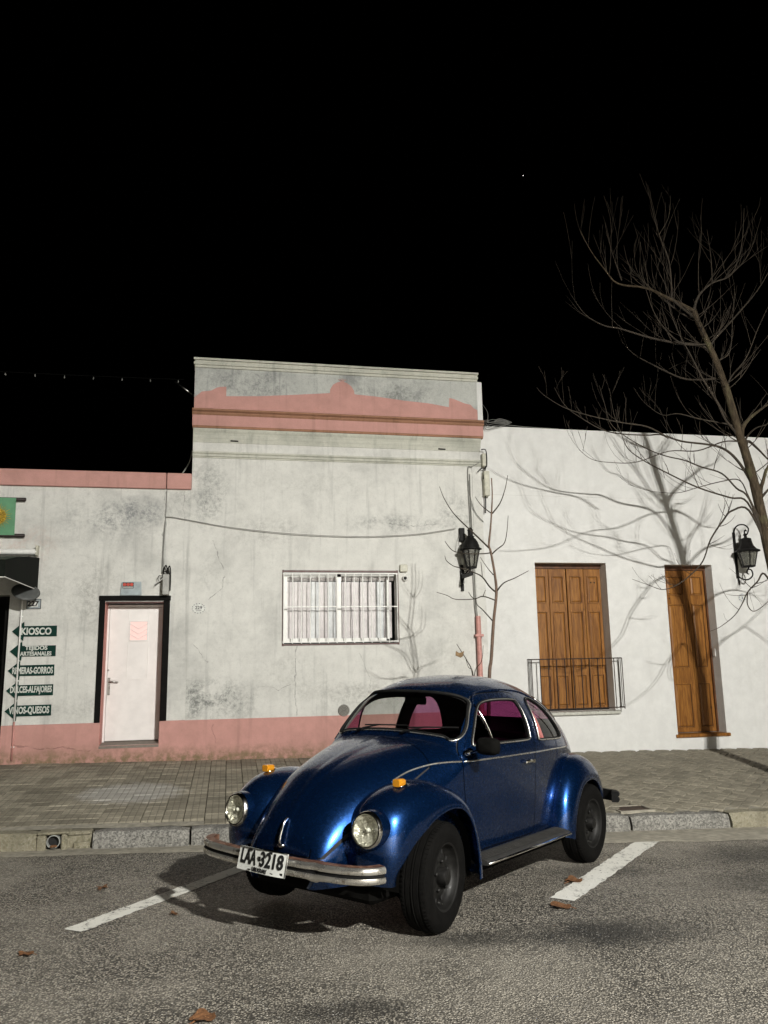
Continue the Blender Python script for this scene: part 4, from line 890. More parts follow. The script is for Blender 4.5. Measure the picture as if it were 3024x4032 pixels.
# ---------------------------------------------------------------- wall lanterns
t = NT('lantern_glass'); gl = t.n('BsdfGlossy'); gl.inputs['Roughness'].default_value = .12; tr = t.n('BsdfTransparent'); tr.inputs[0].default_value = (.55,.55,.50,1); df = t.n('BsdfDiffuse'); df.inputs[0].default_value = (.28,.28,.25,1)
m1 = t.n('MixShader'); m1.inputs[0].default_value = .35; m2 = t.n('MixShader'); m2.inputs[0].default_value = .10
t.set(m1.inputs[1], tr); t.set(m1.inputs[2], df); t.set(m2.inputs[1], m1); t.set(m2.inputs[2], gl); t.t.links.new(m2.outputs[0], t.t.nodes['Material Output'].inputs[0]); M_langlass = t.m
def lantern_cage(root, c, n, ztop, zbot, rt, rb, rot=0.0, roof='dome', roofh=.2):
    ang = [rot+2*math.pi*i/n for i in range(n)]
    top = [(c[0]+rt*math.cos(a), c[1]+rt*math.sin(a), ztop) for a in ang]; bot = [(c[0]+rb*math.cos(a), c[1]+rb*math.sin(a), zbot) for a in ang]
    for i in range(n):
        k = MB(); k.tube([bot[i], top[i]], .010, 6); k.build('cage_bar', M_iron, root)
    for i in range(n):
        j = (i+1) % n; s_ = .97
        def sh(p): return (c[0]+(p[0]-c[0])*s_, c[1]+(p[1]-c[1])*s_, p[2])
        k = MB(); k.add([sh(bot[i]), sh(bot[j]), sh(top[j]), sh(top[i])], [(0,1,2,3)]); k.build('pane', M_langlass, root)
    k = MB(); k.tube(top, .013, 6, closed=True); k.tube(bot, .013, 6, closed=True); k.build('cage_ring', M_iron, root)
    if roof == 'dome': prof = [(rt+.035,-.005), (rt+.035,.008), (rt+.005,.02), (rt*.96,.06), (rt*.84,.11), (rt*.62,.16), (rt*.40,.185), (rt*.40,.20), (rt*.46,.205), (rt*.30,.22), (rt*.30,.30), (rt*.36,.31), (rt*.18,.34), (.0005,.36)]
    else: prof = [(rt+.05,-.012), (rt+.045,.012), (rt*.95,.035), (rt*.72,.085), (rt*.58,.15), (rt*.52,.215), (rt*.42,.225), (rt*.16,.235), (rt*.14,.27), (rt*.24,.285), (rt*.10,.31), (.0005,.315)]
    k = MB(); k.lathe([(r_, ztop+h) for r_, h in prof], n if roof != 'dome' else 16, Matrix.Translation((c[0],c[1],0)) @ Matrix.Rotation(rot, 4, 'Z'), 'z'); k.build('roof', M_iron, root, smooth=(30 if roof == 'dome' else False))
    k = MB(); k.lathe([(.0005, zbot-.005), (rb+.012, zbot-.005), (rb+.012, zbot+.01), (rb*.6, zbot+.015)], n, Matrix.Translation((c[0],c[1],0)) @ Matrix.Rotation(rot, 4, 'Z'), 'z'); k.build('floor_plate', M_iron, root)
    k = MB(); k.lathe([(.0005, zbot+.17), (.03, zbot+.155), (.042, zbot+.12), (.03, zbot+.075), (.018, zbot+.06), (.018, zbot+.01)], 14, Matrix.Translation((c[0],c[1],0)), 'z'); k.build('bulb', M_enamel, root, smooth=True)
ln = thing('wall_lantern', 'black lantern on a square arm bracket beside the pink downpipe', 'lantern', (3.67,0,2.67), 'black iron wall lanterns')
c = (.085,-.27)
lantern_cage(ln, c, 8, .64, .35, .140, .075, R(12), 'dome')
k = MB(); k.box(-.022,.022,-.038,-.002,.0,.42); k.build('back_strap', M_iron, ln)
k = MB(); k.bev(-.03,.03,-.055,-.003,.18,.34,.006); k.bev(-.03,.06,-.06,-.003,.80,1.02,.008); k.build('wall_bracket', M_iron, ln)
k = MB(); k.box(-.02,.022,-.54,-.04,.20,.25); k.build('arm', M_iron, ln)
k = MB(); k.tube(catmull([(0,-.06,.22), (.05,-.14,.30), (.085,-.20,.335)], 5), .012, 6); k.tube(catmull([(.0,-.40,.25), (.03,-.40,.33), (.085,-.36,.36)], 5), .012, 6); k.build('scroll', M_iron, ln, smooth=True)
k = MB(); k.tube(catmull([(-.02,-.04,1.0), (-.03,-.04,.9), (-.07,-.12,.78), (-.08,-.2,.66)], 5), .005, 5); k.tube(catmull([(.02,-.04,.2), (.03,-.05,.13), (.0,-.05,.12)], 5), .004, 5); k.build('flex', M_cablegrey, ln, smooth=True)
ln2 = thing('wall_lantern', 'black lantern with curled iron scrolls on the white wall behind the tree', 'lantern', (8.63,0,2.83), 'black iron wall lanterns')
lantern_cage(ln2, (.06,-.24), 6, .50, .24, .17, .105, R(10), 'pagoda')
k = MB(); k.box(-.022,.022,-.025,-.002,.06,.86); k.build('back_strap', M_iron, ln2)
sp = [(0,-.02,.84), (.0,-.07,.93), (.02,-.16,.97), (.045,-.27,.95), (.065,-.33,.88), (.06,-.30,.80), (.055,-.245,.79), (.055,-.235,.84), (.055,-.265,.865), (.055,-.285,.84)]
k = MB(); k.tube(catmull(sp, 6), .012, 7); k.build('scroll', M_iron, ln2, smooth=True)
sp = [(0,-.02,.10), (.02,-.10,.04), (.05,-.22,.02), (.08,-.30,.08), (.075,-.29,.17), (.06,-.22,.19), (.05,-.20,.13), (.055,-.235,.11)]
k = MB(); k.tube(catmull(sp, 6), .012, 7); k.tube([(.06,-.24,.24), (.06,-.24,.18)], .014, 7); k.build('scroll', M_iron, ln2, smooth=True)
k = MB(); k.tube(catmull([(0,-.02,.10), (.0,-.04,-.0), (.015,-.03,-.05), (.02,-.015,.02)], 5), .009, 6); k.build('tail_curl', M_iron, ln2, smooth=True)

# ---------------------------------------------------------------- fallen leaves
def leaf_obj(x, y, s, rot, label, lobes):
    k = MB(); n = 26; rim = []
    for i in range(n):
        a = math.tau*i/n; r_ = s*(.55+.45*abs(math.cos(a*lobes/2))**.8)*(1.25 if abs(a-math.pi/2) < .5 else 1)
        rim.append((r_*math.cos(a), r_*math.sin(a)*.75, .012*s/.05*(.5+.5*math.sin(3*a+s*40))+.006))
    k.add([(0,0,.004)]+rim, [(0,1+i,1+(i+1) % n) for i in range(n)])
    t_ = thing('fallen_leaf', label, 'leaf', (x, y, road_z(x,y)+.003), 'dry leaves on the road', (0,0,rot))
    k.build('blade', M_leaf, t_, smooth=True)
    kk = MB(); kk.tube([(0,0,.006), (-s*.7,-s*.2,.012), (-s*1.3,-s*.3,.006)], .0022*s/.05, 5); kk.build('stalk', M_leaf, t_)
leaf_obj(-.075, -7.98, .075, .5, 'large dry brown leaf at the bottom edge of the picture', 5)
leaf_obj(-.90, -5.41, .055, 1.2, 'small dry leaf left of the front parking line', 4)
leaf_obj(-1.10, -6.92, .05, 2.6, 'dry leaf on the road at the left edge', 5)
leaf_obj(2.68, -5.98, .085, .2, 'curled brown leaf lying against the right parking line', 5)
leaf_obj(2.28, -6.64, .08, 2.2, 'brown leaf just below the end of right parking line', 4)
leaf_obj(-.32, -6.25, .04, 2.0, 'tiny pale leaf between left parking line and car shadow', 4)
k = MB(); k.tube([(3.35,-7.35,road_z(3.4,-7.35)+.006), (3.55,-7.30,road_z(3.5,-7.3)+.008), (3.95,-7.28,road_z(3.9,-7.3)+.006)], .005, 5); tag(k.build('straw', plain('straw_stalk', (.35,.31,.2), .8)), 'pale straw stalk on the road at the right edge', 'straw')
# ---------------------------------------------------------------- trees
def bark(name, a, b):
    t = NT(name); p = t.pos(); n1 = t.noise(t.scale(p, (34, 34, 7)), 1.0, 5, .7); n2 = t.noise(p, 5, 4, .6); n3 = t.noise(p, 40, 3, .6)
    c = t.mix(t.map(n1, .3, .7), a, b); c = t.mix(t.map(n2, .5, .75, 0, .6), c, (.10, .10, .05)); c = t.mix(t.map(n3, .6, .8, 0, .4), c, tuple(x*.4 for x in a))
    t.out(color=c, rough=.9, spec=.2, normal=t.bump(n1, .9, .02)); return t.m
M_bark = bark('tree_bark', (.025, .018, .011), (.080, .060, .038)); M_twig = plain('twig_bark', (.034, .025, .016), .85, var=.4, nscale=30); M_sap = plain('sapling_bark', (.135, .088, .062), .8, var=.3, nscale=30)
def limb_tube(k, pts, r0, r1, n, sub=5, wob=0.0):
    c = catmull(pts, sub); N = len(c)
    rr = [max(r1, r0*(1-(i/(N-1))**.9)+r1*(i/(N-1))**.9)*(1+random.uniform(-wob, wob)) for i in range(N)]
    k.tube(c, rr, n); return c, rr
tree = thing('bare_tree', 'bare winter tree with spreading twigs at the right edge', 'tree', TRUNK[0])
k = MB(); tc = catmull(TRUNK, 5); NTR = len(tc)
def trr(i):
    z = tc[i][2]; return (.135 if z < .3 else .115) if z < .5 else .098-.064*max(0, min(1, (z-1)/5.5))
k.tube(tc, [trr(i)*(1+random.uniform(-.05, .05)) for i in range(NTR)], 14); Q(k.build('trunk', M_bark, tree, smooth=True))
twigs = MB(); ntw = 0
def twig(p, d, L, r, depth):
    global ntw
    ntw += 1
    d = Vector(d).normalized(); pts = [Vector(p)]; n = 6
    bend = Vector((random.uniform(-.10, .10), random.uniform(-.10, .10), random.uniform(.05, .17))); cur = d.copy()
    for i in range(n):
        cur = (cur+bend+Vector((random.uniform(-.05, .05), random.uniform(-.05, .05), random.uniform(-.04, .05)))).normalized()
        pts.append(pts[-1]+cur*(L/n))
    twigs.tube(pts, [max(.0017, r*(1-.72*i/n)) for i in range(n+1)], 4)
    if depth < 2:
        for _ in range(random.choice((0, 1, 1, 2)) if depth == 0 else random.choice((0, 0, 0, 1))):
            i = random.randint(1, n-2); a = random.uniform(0, math.tau)
            side = Vector((math.cos(a), math.sin(a), .45)); dd = (pts[i+1]-pts[i]).normalized()+side*.38
            twig(pts[i], dd, L*random.uniform(.45, .8), r*.65, depth+1)
# limbs reaching out of the picture to the right; their shadows fall on the wall
LIMBS += [([(7.28,-2.62,3.0),(7.6,-2.55,3.25),(8.0,-2.5,3.35),(8.4,-2.4,3.2),(8.75,-2.35,2.85)],.026), ([(7.38,-2.62,2.3),(7.65,-2.7,2.65),(8.05,-2.75,2.9),(8.5,-2.7,3.25),(8.8,-2.7,3.7)],.024),
 ([(7.2,-2.63,3.7),(7.55,-2.5,3.95),(7.95,-2.4,4.05),(8.4,-2.3,4.3),(8.8,-2.3,4.7)],.03), ([(8.05,-2.5,3.35),(8.2,-2.45,3.7),(8.3,-2.4,4.1)],.014), ([(8.05,-2.75,2.9),(8.35,-2.8,2.7),(8.7,-2.8,2.35),(8.9,-2.8,2.1)],.014)]
for (pts, r) in LIMBS:
    r *= .70
    k = MB(); c, rr = limb_tube(k, pts, r, max(.0022, r*.10), 8, 5, .05); Q(k.build('limb', M_bark if r > .028 else M_twig, tree, smooth=True))
    L = sum((Vector(a)-Vector(b)).length for a, b in zip(c, c[1:])); zmean = sum(p[2] for p in pts)/len(pts)
    nt_ = int(L*(5.2 if zmean > 5.6 else 3.4))
    for _ in range(nt_):
        i = random.randint(int(len(c)*.25), len(c)-2); d = Vector(c[i+1])-Vector(c[i]); d.normalize()
        a = random.uniform(0, math.tau); side = Vector((math.cos(a)*.8, math.sin(a)*1.1, random.uniform(.3, 1.3)))
        twig(c[i], d*.7+side*.8, random.uniform(.28, 1.0)*(1.0 if zmean > 5 else .6)*max(.45, min(1, (8.7-c[i][2])/1.6)), min(rr[i]*.55, random.uniform(.004, .008)), 0)
for _ in range(26):     # shoots straight off the upper trunk
    i = random.randint(int(NTR*.42), NTR-1); a = random.uniform(0, math.tau)
    twig(tc[i], (math.cos(a), math.sin(a), .5), random.uniform(.3, .9), random.uniform(.005, .010), 0)
o = Q(twigs.build('twigs', M_twig, tree, smooth=True)); o['kind'] = 'stuff'
sap = thing('sapling', 'slim bare sapling standing behind the car in front of the wall corner', 'tree', SAPLING[0][0][0])
for i, (pts, r) in enumerate(SAPLING):
    k = MB(); limb_tube(k, pts, r, max(.003, r*.25), 8, 5, .05); Q(k.build('trunk' if i == 0 else 'branch', M_sap if i == 0 else M_twig, sap, smooth=True))
bx, by, bz = SHOOTS[0][0][0]
sh = thing('leafless_shoot', 'small forked shoot with one dry leaf showing above the car roof', 'plant', (bx, by, walk_z(bx, by)))
for pts, r in SHOOTS:
    k = MB(); limb_tube(k, [(bx+.02, by+.02, walk_z(bx, by)-.02), (bx+.01, by, .8)]+list(pts), r*1.3, .003, 7, 5); Q(k.build('stem', M_twig, sh, smooth=True))
lp = SHOOTS[0][0][2]
k = MB(); k.grid([[(lp[0]-.07+u*.09, lp[1]-.03+.025*math.sin(u*5+v*2), lp[2]-.01-v*.055+.012*math.cos(u*6)) for u in np.linspace(0, 1, 5)] for v in np.linspace(0, 1, 4)]); Q(k.build('dry_leaf', plain('hanging_leaf', (.20,.13,.065), .8, var=.4), sh, smooth=True))
# ---------------------------------------------------------------- the blue car
def paint_mat():
    t = NT('blue_metallic_paint'); p = t.pos(); fl = t.n('TexVoronoi'); t.set(fl.inputs['Vector'], p); fl.inputs['Scale'].default_value = 900
    dirt = t.noise(p, 3.5, 6, .7); dust = t.noise(p, 45, 4, .7)
    c = t.mix(t.map(t.sep(fl.outputs['Color'])[0], .2, 1, .1, .4), (.004, .022, .088), (.014, .080, .27))
    c = t.mix(t.map(dirt, .55, .8, 0, .2), c, (.03, .034, .045))
    t.out(color=c, metal=.88, rough=t.map(dust, .2, .8, .22, .32), coat=.6, coatr=.06, normal=t.bump(t.noise(p, 2.2, 2), .02, .02)); return t.m
M_paint = paint_mat()
def chrome_mat():
    t = NT('worn_chrome'); p = t.pos(); n1 = t.noise(p, 30, 5, .7); n2 = t.noise(p, 6, 4, .6)
    c = t.mix(t.map(n1, .60, .72, 0, .8), (.62, .61, .58), (.16, .10, .055))
    t.out(color=c, metal=1.0, rough=t.map(n2, .3, .8, .10, .30)); return t.m
M_chrome = chrome_mat()
def rustchrome():
    t = NT('rusty_bumper_top'); p = t.pos(); n1 = t.noise(p, 20, 5, .7)
    c = t.mix(t.map(n1, .3, .62), (.22, .12, .08), (.075, .030, .017)); t.out(color=c, metal=.25, rough=.6); return t.m
M_rusttop = rustchrome()
def bumper_chrome():
    t = NT('dull_bumper_chrome'); p = t.pos(); n1 = t.noise(p, 30, 5, .7); n2 = t.noise(p, 5, 4, .6)
    c = t.mix(t.map(n1, .58, .70, 0, .7), (.70, .68, .63), (.20, .14, .09))
    t.out(color=c, metal=.9, rough=t.map(n2, .3, .75, .16, .42)); return t.m
M_bchrome = bumper_chrome()
M_rubber = plain('black_rubber', (.006, .006, .006), .7, spec=.2, var=.3, nscale=50, bump=.1)
M_tyre = plain('tyre_rubber', (.0036, .0034, .0031), .9, var=.4, nscale=25, bump=.3, spec=.1)
M_rim = plain('wheel_black_paint', (.006, .0057, .0052), .55, var=.4, nscale=25, bump=.1, spec=.35)
M_mirror = plain('mirror_black_plastic', (.0035, .0034, .003), .85, var=.3, spec=.08)
M_board = plain('running_board_rubber', (.020, .019, .017), .75, var=.3, nscale=12)
M_liner = plain('cabin_liner', (.018, .017, .018), .9, bump=0)
M_seat = plain('seat_vinyl', (.012, .011, .012), .6)
M_under = plain('underbody', (.004, .0038, .0034), .95, spec=.05)
M_curtain = plain('pink_curtain', (.62, .30, .26), .85, var=.08)
def tint(name, col, rough=.015, ior=1.5):
    t = NT(name); gl = t.n('BsdfGlossy'); gl.inputs['Roughness'].default_value = rough; tr = t.n('BsdfTransparent'); tr.inputs[0].default_value = (*col, 1)
    fz = facing(t); mx = t.n('MixShader'); t.set(mx.inputs[0], fz); t.set(mx.inputs[1], tr); t.set(mx.inputs[2], gl)
    t.t.links.new(mx.outputs[0], t.t.nodes['Material Output'].inputs[0]); return t.m
M_clear = tint('clear_car_glass', (.80,.81,.80)); M_purple = tint('purple_tinted_glass', (.46,.20,.36)); M_pale = tint('pale_tinted_glass', (.80,.66,.68))
t = NT('amber_lens'); p = t.pos(); wv = t.n('TexWave'); t.set(wv.inputs['Vector'], p); wv.inputs['Scale'].default_value = 60
t.out(color=(.52,.215,.012), rough=.18, normal=t.bump(wv.outputs[0], .3, .002)); t.b.inputs['Subsurface Weight'].default_value = .25; t.b.inputs['Subsurface Radius'].default_value = (.02,.008,.002); M_amber = t.m
t = NT('headlamp_glass'); gl = t.n('BsdfGlossy'); gl.inputs['Roughness'].default_value = .02; tr = t.n('BsdfTransparent'); tr.inputs[0].default_value = (.93,.93,.88,1)
fz = facing(t); mx = t.n('MixShader'); t.set(mx.inputs[0], fz); t.set(mx.inputs[1], tr); t.set(mx.inputs[2], gl); t.t.links.new(mx.outputs[0], t.t.nodes['Material Output'].inputs[0]); M_lens = t.m
t = NT('lamp_reflector'); o_ = t.n('TexCoord').outputs['Object']; rib = t.noise(t.scale(o_, (1, 26, 26)), 1.0, 2, .5, 1.5)
t.out(color=t.mix(t.map(rib, .35, .65), (.42,.41,.36), (.82,.81,.74)), metal=.55, rough=.30, normal=t.bump(rib, .9, .02)); M_reflector = t.m  # bright streaks of reflected light are put into the colour

PITCH, HEAD = R(1.45), R(-137.23)
Fv = Vector((math.cos(HEAD), math.sin(HEAD), -.018*math.cos(HEAD))).normalized()
Lv = Vector((-math.sin(HEAD), math.cos(HEAD), .018*math.sin(HEAD))); Lv = (Lv-Fv*Fv.dot(Lv)).normalized(); Uv = Fv.cross(Lv)
Fv, Uv = Fv*math.cos(PITCH)+Uv*math.sin(PITCH), Uv*math.cos(PITCH)-Fv*math.sin(PITCH)
car = thing('vintage_car', 'dark blue rounded vintage beetle-shaped car parked on the road', 'car')
O0 = Vector((.809, -6.50, -.018*.809))-Fv*.10
cm = Matrix.Identity(4)
for i in range(3): cm[i][0] = Fv[i]; cm[i][1] = Lv[i]; cm[i][2] = Uv[i]; cm[i][3] = O0[i]
car.matrix_world = cm
# stations: x, top z, half width, shoulder z, exponent in y
ST1 = [(.737,.40,.235,.393,2.4), (.749,.45,.262,.398,2.5), (.751,.52,.278,.40,2.6), (.730,.60,.302,.41,2.7), (.686,.678,.33,.43,2.8), (.610,.765,.365,.46,2.9), (.505,.850,.405,.50,3.0), (.37,.933,.452,.56,3.0), (.18,1.006,.500,.63,3.0), (0,1.055,.543,.71,3.0), (-.16,1.089,.577,.79,3.0), (-.30,1.113,.607,.865,3.0), (-.385,1.124,.620,.92,3.1)]
ST2 = [(-.385,1.124,.620,.92,3.2), (-.505,1.285,.631,.953,3.1), (-.628,1.432,.639,.965,2.95), (-.72,1.490,.643,.968,2.85), (-.87,1.533,.649,.97,2.8), (-1.05,1.556,.654,.97,2.75), (-1.3,1.568,.658,.97,2.75), (-1.6,1.556,.656,.97,2.7), (-1.9,1.503,.636,.965,2.6), (-2.2,1.393,.590,.95,2.5), (-2.45,1.258,.528,.91,2.4), (-2.68,1.085,.452,.84,2.3), (-2.86,.905,.378,.74,2.25), (-2.99,.725,.305,.62,2.2), (-3.06,.56,.235,.50,2.2), (-3.075,.45,.15,.43,2.2)]
S1 = np.array(catmull(ST1, 9)); S2 = np.array(catmull(ST2, 9)); SS = np.vstack([S1, S2[1:]])
QZ = 1.9
def station(x):
    xs_ = SS[::-1, 0]; return [np.interp(x, xs_, SS[::-1, i]) for i in range(1, 5)]
def side_y(x, z):
    zt, w_, zb, p_ = station(x); r = np.clip((z-zb)/max(1e-4, zt-zb), 0, 1)
    if z >= zb: return w_*(1-r**QZ)**(1/p_)
    return w_-.035*((zb-z)/(zb-.30))**2
def top_z(x, y):
    zt, w_, zb, p_ = station(x); return zb+(zt-zb)*max(0, 1-min(1, abs(y)/w_)**p_)**(1/QZ)
def screen_x(y, z, lo=-1.0, hi=-.386):
    a, b = hi, lo
    for _ in range(40):
        mm = (a+b)/2
        if top_z(mm, y) < z: a = mm
        else: b = mm
    return (a+b)/2
def rear_x(y, z):
    a, b = -3.0, -1.6
    for _ in range(40):
        mm = (a+b)/2
        if top_z(mm, y) < z: a = mm
        else: b = mm
    return (a+b)/2
def hull_grid(off=0.0):
    ring = []
    NA, NL = 56, 14
    for (x, zt, w_, zb, p_) in SS:
        z0 = min(.30, zb-.02); half = []
        for i in range(NL):
            z = z0+(zb-z0)*i/NL; half.append((w_-.035*((zb-z)/(zb-z0+1e-6))**2, z))
        for i in range(NA+1):
            a = math.pi/2*i/NA; a = a if i < NA else math.pi/2
            half.append((w_*max(0, math.cos(a))**(2/p_), zb+(zt-zb)*math.sin(a)**(2/QZ)))
        hump = 0.0
        full = [(x, y, z) for y, z in half]+[(x, -y, z) for y, z in half[-2::-1]]
        ring.append(full)
    G_ = np.array(ring)
    # raised rib along the bonnet
    m_ = (G_[:,:,0] > -.30); G_[:,:,2] += np.where(m_, .013*np.exp(-(G_[:,:,1]/.017)**2)*np.clip((G_[:,:,2]-.5)/.15, 0, 1), 0)
    return G_
HG = hull_grid(); HV = HG.reshape(-1, 3); a_, b_ = HG.shape[:2]
quads = [(i*b_+j, i*b_+j+1, (i+1)*b_+j+1, (i+1)*b_+j) for i in range(a_-1) for j in range(b_-1)]
HT = np.array([(q[0], q[1], q[2]) for q in quads]+[(q[0], q[2], q[3]) for q in quads])
def sdf(P2, poly):
    poly = np.array(poly); d = np.full(len(P2), 1e9); inside = np.zeros(len(P2), bool)
    for i in range(len(poly)):
        a, b = poly[i], poly[(i+1) % len(poly)]; ab = b-a
        t_ = np.clip(((P2-a)@ab)/max(1e-12, ab@ab), 0, 1); d = np.minimum(d, np.hypot(*(P2-a-t_[:,None]*ab).T))
        c1 = (a[1] > P2[:,1]) != (b[1] > P2[:,1]); xi = a[0]+(P2[:,1]-a[1])*(b[0]-a[0])/np.where(abs(b[1]-a[1]) < 1e-12, 1e-12, b[1]-a[1])
        inside ^= c1 & (P2[:,0] < xi)
    return np.where(inside, -d, d)
def clip(V, T, f):
    """keep the part of the triangle mesh where f > 0 (f given per vertex), cutting triangles along f = 0"""
    V = [tuple(v) for v in V]; f = list(f); out = []; cache = {}; s_ = np.array(f)[T] > 0; n_ = s_.sum(1)
    def cut(a, b):
        key = (a, b) if a < b else (b, a)
        if key not in cache:
            t_ = f[a]/(f[a]-f[b]); cache[key] = len(V); V.append(tuple(V[a][i]+(V[b][i]-V[a][i])*t_ for i in range(3)))
        return cache[key]
    out = [tuple(t_) for t_ in T[n_ == 3]]
    for tri, s in zip(T[(n_ > 0) & (n_ < 3)], s_[(n_ > 0) & (n_ < 3)]):
        k_ = int(s.sum()); i = int(np.argmax(s)) if k_ == 1 else int(np.argmin(s)); a, b, c = tri[i], tri[(i+1) % 3], tri[(i+2) % 3]
        if k_ == 1: out.append((a, cut(a, b), cut(a, c)))
        else:
            ab, ac = cut(a, b), cut(a, c); out += [(ab, b, c), (ab, c, ac)]
    T2 = np.array(out, int).reshape(-1, 3); used = np.unique(T2); rem = np.full(len(V), -1); rem[used] = np.arange(len(used))
    return np.array(V)[used], rem[T2]
door_o = catmull([(-.515,.365), (-.45,.60), (-.41,.80), (-.395,.98), (-.42,1.06), (-.51,1.17), (-.63,1.29), (-.76,1.385), (-.90,1.425), (-1.15,1.438), (-1.36,1.435), (-1.435,1.40), (-1.455,1.25), (-1.465,.9), (-1.465,.42), (-1.445,.368), (-1.2,.36), (-.8,.36)], 5, True)
dwin_o = catmull([(-.548,1.09), (-.60,1.165), (-.69,1.265), (-.79,1.338), (-.90,1.370), (-1.1,1.383), (-1.335,1.378), (-1.383,1.35), (-1.392,1.25), (-1.386,1.12), (-1.362,1.080), (-1.2,1.074), (-.8,1.075), (-.575,1.074)], 5, True)
qwin_o = catmull([(-1.545,1.10), (-1.56,1.29), (-1.585,1.362), (-1.65,1.385), (-1.76,1.366), (-1.9,1.295), (-2.02,1.185), (-2.085,1.09), (-2.068,1.057), (-1.98,1.053), (-1.7,1.060), (-1.562,1.066)], 5, True)
ws_o = catmull([(-.40,1.136), (0,1.156), (.40,1.136), (.500,1.108), (.545,1.130), (.545,1.20), (.502,1.315), (.452,1.382), (.36,1.419), (.2,1.433), (0,1.437), (-.2,1.433), (-.36,1.419), (-.452,1.382), (-.502,1.315), (-.545,1.20), (-.545,1.130), (-.500,1.108)], 5, True)
rw_o = catmull([(-.36,1.17), (0,1.165), (.36,1.17), (.42,1.20), (.425,1.26), (.38,1.35), (.30,1.385), (0,1.40), (-.30,1.385), (-.38,1.35), (-.425,1.26), (-.42,1.20)], 5, True)
aX, aY, aZ = HV[:,0], np.abs(HV[:,1]), HV[:,2]; XZ = np.stack([aX, aZ], 1); YZ = np.stack([HV[:,1], aZ], 1); BIG = 9.
f_door = np.where(aY > .30, sdf(XZ, door_o), BIG); f_dwin = np.where(aY > .30, sdf(XZ, dwin_o), BIG); f_qwin = np.where(aY > .30, sdf(XZ, qwin_o), BIG)
f_ws = np.where((aX > -1.0) & (aX < -.387), sdf(YZ, ws_o), BIG); f_rw = np.where(aX < -1.9, sdf(YZ, rw_o), BIG)
# bonnet edge given as a share of the local half width, rear edge curved
wloc = np.interp(aX, SS[::-1,0], SS[::-1,2]); zbl = np.interp(aX, SS[::-1,0], SS[::-1,3]); ztl = np.interp(aX, SS[::-1,0], SS[::-1,1])
frac = np.interp(aX, [-.3, 0, .3, .6, .78], [.86, .90, .93, .955, .97])
f_hood = np.maximum(np.where(aZ >= zbl, aY-wloc*frac, (zbl-aZ)+.03), np.maximum(-.255+.10*(aY/.5)**2-aX, .475+.0*aX-aZ))
GAP = .0035
def part(name, V, T, mat, parent=car, smooth=True, fixn=True):
    k = MB(); k.v = [tuple(v) for v in V]; k.f = [tuple(int(i) for i in t_) for t_ in T]; return k.build(name, mat, parent, smooth, fixn)
allwin = np.minimum(np.minimum(f_dwin, f_qwin), np.minimum(f_ws, f_rw))
f_body = np.minimum(np.minimum(f_door, f_hood)-GAP, allwin)
V_, T_ = clip(HV, HT, f_body); body = part('body', V_, T_, M_paint)
V_, T_ = clip(HV, HT, -f_hood-GAP); hood = part('bonnet', V_, T_, M_paint)
fd = np.minimum(-f_door-GAP, f_dwin); V_, T_ = clip(HV, HT, fd)
doors = {}
for sd in (1, -1):
    keep = V_[T_].mean(1)[:,1]*sd > 0; t2 = T_[keep]; u = np.unique(t2); rm = np.full(len(V_), -1); rm[u] = np.arange(len(u)); doors[sd] = part('door', V_[u], rm[t2], M_paint)
# inner liner just inside the skin (seen through the windows and in the shut lines)
nrm = np.zeros_like(HV); tv = HV[HT]; fn = np.cross(tv[:,1]-tv[:,0], tv[:,2]-tv[:,0])
for i in range(3): np.add.at(nrm, HT[:,i], fn)
nrm /= np.linalg.norm(nrm, axis=1)[:,None]+1e-12
ctr = np.stack([np.clip(HV[:,0], -2.4, .35), np.zeros(len(HV)), np.full(len(HV), .6)], 1); sg = np.sign(((HV-ctr)*nrm).sum(1)); nrm *= np.where(sg == 0, 1, sg)[:,None]
V_, T_ = clip(HV-nrm*.014, HT, np.minimum(allwin, 9)+.004); part('cabin_liner', V_, T_, M_liner)
def glass(f, name, mat, parent, sd=0, off=.004, extra=None):
    g_ = -f if extra is None else np.minimum(-f, extra); V_, T_ = clip(HV-nrm*off, HT, g_+.006)
    if sd:
        keep = V_[T_].mean(1)[:,1]*sd > 0; t2 = T_[keep]; u = np.unique(t2); rm = np.full(len(V_), -1); rm[u] = np.arange(len(u)); V_, T_ = V_[u], rm[t2]
    return part(name, V_, T_, mat, parent)
windscreen = glass(f_ws, 'windscreen', M_clear, car); rearwin = glass(f_rw, 'rear_window', M_purple, car)
ventx = -.81+.22*(aZ-1.09)        # pillar between vent and main pane leans back a little
for sd in (1, -1):
    glass(f_dwin, 'vent_pane', M_purple, doors[sd], sd, extra=aX-ventx)
    glass(f_dwin, 'door_window', M_purple if sd > 0 else M_clear, doors[sd], sd, extra=ventx-aX)
    glass(f_qwin, 'quarter_window', M_pale if sd > 0 else M_purple, car, sd)
def seal(pts, parent, name='window_seal'):
    k = MB(); k.tube(pts, .0125, 8, closed=True); s_ = k.build(name, M_rubber, parent, smooth=True); return s_
def trim(pts, parent, r=.0055, closed=True):
    k = MB(); k.tube(pts, r, 6, closed=closed); return k.build('chrome_trim', M_bchrome, parent, smooth=True)
def side_path(o, sd, out=0.0, grow=0.0):
    c0 = np.mean(o, axis=0); res = []
    for p in o:
        q = c0+(np.array(p)-c0)*(1+grow); res.append((q[0], sd*(side_y(q[0], q[1])+out), q[1]))
    return res
